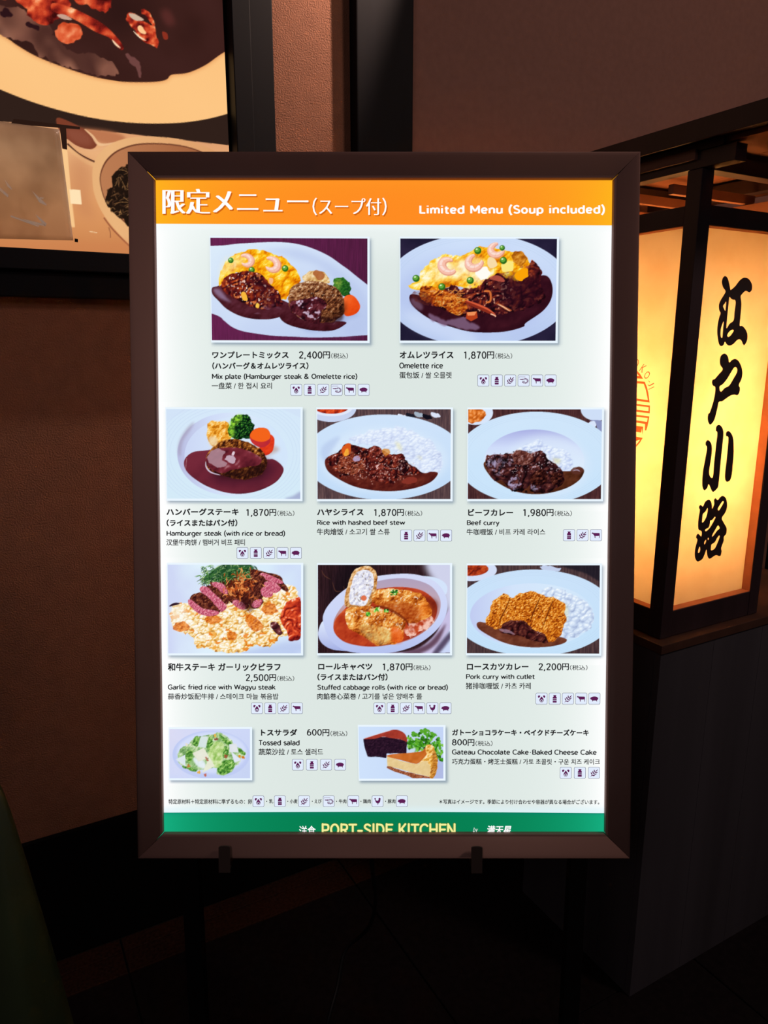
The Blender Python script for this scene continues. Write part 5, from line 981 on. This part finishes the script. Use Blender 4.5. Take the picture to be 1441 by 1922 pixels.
def on_lantern(name, loops, m, side, parent, label=None):
    """loops in picture coordinates; laid flat on the paper panel"""
    nn, dv, P0 = (LL, LU, LP(0, rc-.0004, 0)) if side == 'R' else (LU, LL, LP(rc-.0004, 0, 0))
    L2 = []
    for k, lps in enumerate(loops):
        q = []
        for lp in lps:
            lp = np.asarray(lp, float); h = hit(lp[:, 0], lp[:, 1], P0, nn)-P0; q.append(np.stack([h@dv, h[:, 2]-.858], 1))
        L2.append((q, 0, 0))
    me = flat_mesh(name, L2); o = link(name, me, lan, m)
    o.matrix_local = frame_mat((1, 0, 0), (0, 0, 1), (0, -1, 0), (0, rc-.0004, 0)) if side == 'R' else frame_mat((0, 1, 0), (0, 0, 1), (1, 0, 0), (rc-.0004, 0, 0))
    return tag(o, label)
def zz(x0, y0, w): return lambda s, sm=True: [((x0+x*w/1441.), (y0+y*w/1441.)) for x, y in (crom(PP(s), 5) if sm else PP(s))]
z1, z2, z3, z4 = zz(1280, 500, 160), zz(1280, 650, 160), zz(1270, 790, 160), zz(1270, 915, 160)
CH = [
 [z1('722,163 755,180 780,235 800,320 815,392 830,392 900,330 960,250 1010,205 1060,190 1120,210 1165,270 1182,330 1175,400 1140,438 1115,432 1085,415 1060,420 1020,460 988,508 1000,600 1000,680 985,850 972,1000 1010,1005 1055,1045 1092,1110 1105,1190 1090,1270 1050,1332 1025,1310 1000,1255 962,1232 920,1255 860,1315 800,1340 755,1320 722,1275 700,1325 660,1348 625,1320 605,1240 592,1110 600,980 625,860 648,790 625,740 620,650 650,570 700,490 732,420 690,350 670,260 690,190'),
  z1('800,518 830,550 865,565 890,568 903,620 885,760 868,910 800,970 750,1045 758,900 775,720 790,580', True), z1('742,600 730,745 705,710 692,670 715,635'), z1('700,932 690,1060 680,1190 662,1205 648,1150 658,1040'), z1('868,1075 860,1110 810,1175 775,1192 762,1165 790,1110 835,1075')],
 [z2('708,124 750,140 778,190 795,272 840,232 890,214 940,235 980,295 1010,380 1018,470 1000,560 957,655 975,700 970,770 935,825 880,818 820,832 740,885 680,928 622,940 600,1030 570,1150 540,1250 480,1322 445,1290 430,1220 440,1145 465,1120 500,1020 535,900 555,780 557,688 520,665 503,610 515,565 550,552 620,470 685,388 645,320 636,240 655,160'),
  z2('905,352 930,390 920,450 870,540 795,662 720,705 652,768 632,684 690,635 760,550 820,450 870,370')],
 [z3('705,66 750,90 780,150 788,230 770,420 745,650 725,880 708,1040 690,1130 620,1198 590,1180 565,1125 535,1070 515,1130 470,1172 440,1140 428,1050 440,860 470,690 510,460 487,410 490,355 522,325 560,350 588,410 592,520 575,660 545,890 605,955 630,700 660,420 684,205 660,170 665,100')],
 [z3('868,170 910,200 945,270 960,380 960,560 945,740 930,900 900,1000 850,1030 820,1000 812,930 825,780 850,560 870,290 835,260 832,200')],
 [z4('773,142 820,170 845,240 848,330 820,420 760,518 790,590 838,680 842,740 830,790 795,835 790,910 750,1020 757,1080 740,1150 710,1160 660,1145 600,1180 555,1205 525,1180 510,1120 500,1050 470,1130 430,1210 360,1252 320,1220 302,1150 310,1030 345,890 325,850 335,800 360,784 385,800 412,825 418,745 370,715 358,660 365,520 388,385 372,345 385,305 410,297 440,320 480,240 535,207 575,235 592,300 597,358 630,280 628,210 655,182 690,212 730,165'),
  z4('785,230 790,255 755,320 712,388 692,360 725,300 765,240'), z4('518,348 520,400 495,500 455,575 425,590 430,520 440,450 480,410'), z4('640,495 648,520 600,610 550,690 490,740 480,710 540,670 560,600 565,560 600,545'),
  z4('697,640 722,690 680,730 610,825 597,810 640,730 675,670'), z4('718,812 722,840 680,950 640,1030 580,1062 578,1000 590,960 640,925 690,840'), z4('530,848 540,865 528,890 520,870'), z4('492,885 490,920 466,962 465,920'), z4('385,998 395,1050 380,1095 358,1108 360,1060')]]
for lp in CH: on_lantern('brush_character', [lp], M_char, 'R', lan)
zr = lambda s: [(1180+x*70/673., 660+y*70/673.) for x, y in PP(s)]
RB = [[zr('85,300 140,335 200,400 255,490 -100,470 -100,250'), zr('85,345 130,375 185,442 -90,430 -60,300')],
      [zr('130,530 285,543 325,640 350,740 375,920 98,880'), zr('152,572 268,583 305,690 343,875 130,845')],
      [zr('-150,910 380,972 376,1114 -150,1052'), zr('-150,948 355,1003 352,1073 -150,1014')],
      [zr('-150,1105 370,1168 355,1260 335,1350 312,1424 288,1420 292,1306 -150,1232'), zr('-150,1142 340,1200 325,1268 -150,1196')],
      [zr('-150,1300 258,1354 246,1504 -150,1436'), zr('-150,1338 230,1386 222,1462 -150,1398')],
      [zr('-50,1500 250,1556 200,1640 140,1710 60,1770 -40,1700'), zr('-50,1545 200,1590 150,1660 75,1725 -40,1660')]]
on_lantern('red_seal', RB, M_red, 'L', lan, 'red round seal')
# letters of the seal, standing on an arc
def seal_letter(ch, x, y, w, h, rot):
    co, f = text_mesh(ch); mn, mx_ = co.min(0), co.max(0); a = (co[:, :2]-(mn+mx_)[:2]/2)/(mx_-mn)[:2]*[w, h]; r = math.radians(rot)
    px_ = x+a[:, 0]*math.cos(r)+a[:, 1]*math.sin(r); py_ = y+a[:, 0]*math.sin(r)-a[:, 1]*math.cos(r)
    P0 = LP(rc-.0004, 0, 0); hh = hit(px_, py_, P0, LU)-P0
    me = bpy.data.meshes.new('seal_letter'); me.from_pydata([(p@LL, p[2]-.858, 0) for p in hh], [], f); me.update()
    o = link('seal_letter', me, lan, M_dred); o.matrix_local = frame_mat((0, 1, 0), (0, 0, 1), (1, 0, 0), (rc-.0004, 0, 0))
for ch, x, y, w, h, r in (('O', 1194, 680.5, 9.5, 15, 8), ('K', 1206.5, 691.5, 7.5, 16, 35), ('O', 1214, 704, 9, 15.5, 30), ('-', 1218, 716, 3.8, 1.1, 50), ('J', 1221.3, 721, 4.5, 12, 62), ('I', 1222, 728.5, 1.3, 12, 64)): seal_letter(ch, x, y, w, h, r)

# the dark plinth the lantern stands on
pl = empty('lantern_plinth', frame_mat(LU, LL, (0, 0, 1), LP(0, 0, 0))); tag(pl, 'black wooden plinth with a thin brown top under the lit lantern', 'plinth')
M_pl = mat('plinth_black', '#47464e', .5, noise=.2, nscale=10, stretch=(1, 1, .05)); M_top = mat('plinth_top', '#4c3228', .55, noise=.2, nscale=20)
box('plinth_top', (-.022, .64, -.024, .37, .838, .857), M_top, pl, .0012); 
for i in range(4):
    w = .656/4; box('front_board', (-.018+i*w, -.018+(i+1)*w-.0006, -.02, -.004, .0, .8375), M_pl, pl, .0008); box('side_board', (-.018, -.004, -.0035+i*.09, -.0035+(i+1)*.09-.0006, 0, .8375), M_pl, pl, .0008)
box('plinth_body', (-.0035, .635, -.0035, .36, .0, .837), M_pl, pl, 0)

# ------------------------------------------------------------------ green draped shape at the lower left
M_green = mat('green_cloth', '#26341c', .5, noise=.2, nscale=8)
gp = empty('folded_umbrella', Matrix.Translation((-.60, .86, 0))); tag(gp, 'dark green tapering cloth shape leaning at the lower left edge', 'umbrella')
def gp_pt(x, y, yy): d = ray(x, y); return CAM+d*(yy/d[1])
top = gp_pt(-22, 1470, .86); bot = gp_pt(40, 2140, .78)
ax = bot-top; Ln = np.linalg.norm(ax); az = ax/Ln; axx = np.cross(az, [0, 1., 0]); axx /= np.linalg.norm(axx); ayy = np.cross(az, axx)
V, Fc = [], []; nr, ns = 24, 40
for i in range(nr+1):
    t = i/nr; r = .012+.082*t**.8
    for j in range(ns):
        a = 2*math.pi*j/ns; rr_ = r*(1+.05*math.cos(6*a+t*2)); p = top+ax*t+axx*rr_*math.cos(a)+ayy*rr_*math.sin(a); V.append(tuple(p-np.array([-.60, .86, 0])))
for i in range(nr):
    for j in range(ns): Fc.append((i*ns+j, i*ns+(j+1) % ns, (i+1)*ns+(j+1) % ns, (i+1)*ns+j))
Fc.append(tuple(range(ns))[::-1]); Fc.append(tuple(nr*ns+j for j in range(ns)))
me = bpy.data.meshes.new('cloth'); me.from_pydata(V, [], Fc); me.update()
for p in me.polygons: p.use_smooth = len(p.vertices) == 4
link('cloth', me, gp, M_green)
sp = gp_pt(40, 2140, .78); tube('shaft', [tuple(sp-np.array([-.60, .86, 0])), tuple(np.array([sp[0]+.01, sp[1]-.01, .0])-np.array([-.60, .86, 0]))], .006, M_dark, gp, smooth=False)
for o in bpy.data.objects:
    if o.type == 'MESH' and o.name.split('.')[0] in ('floor_tile', 'border_slab', 'border_strip'): pass
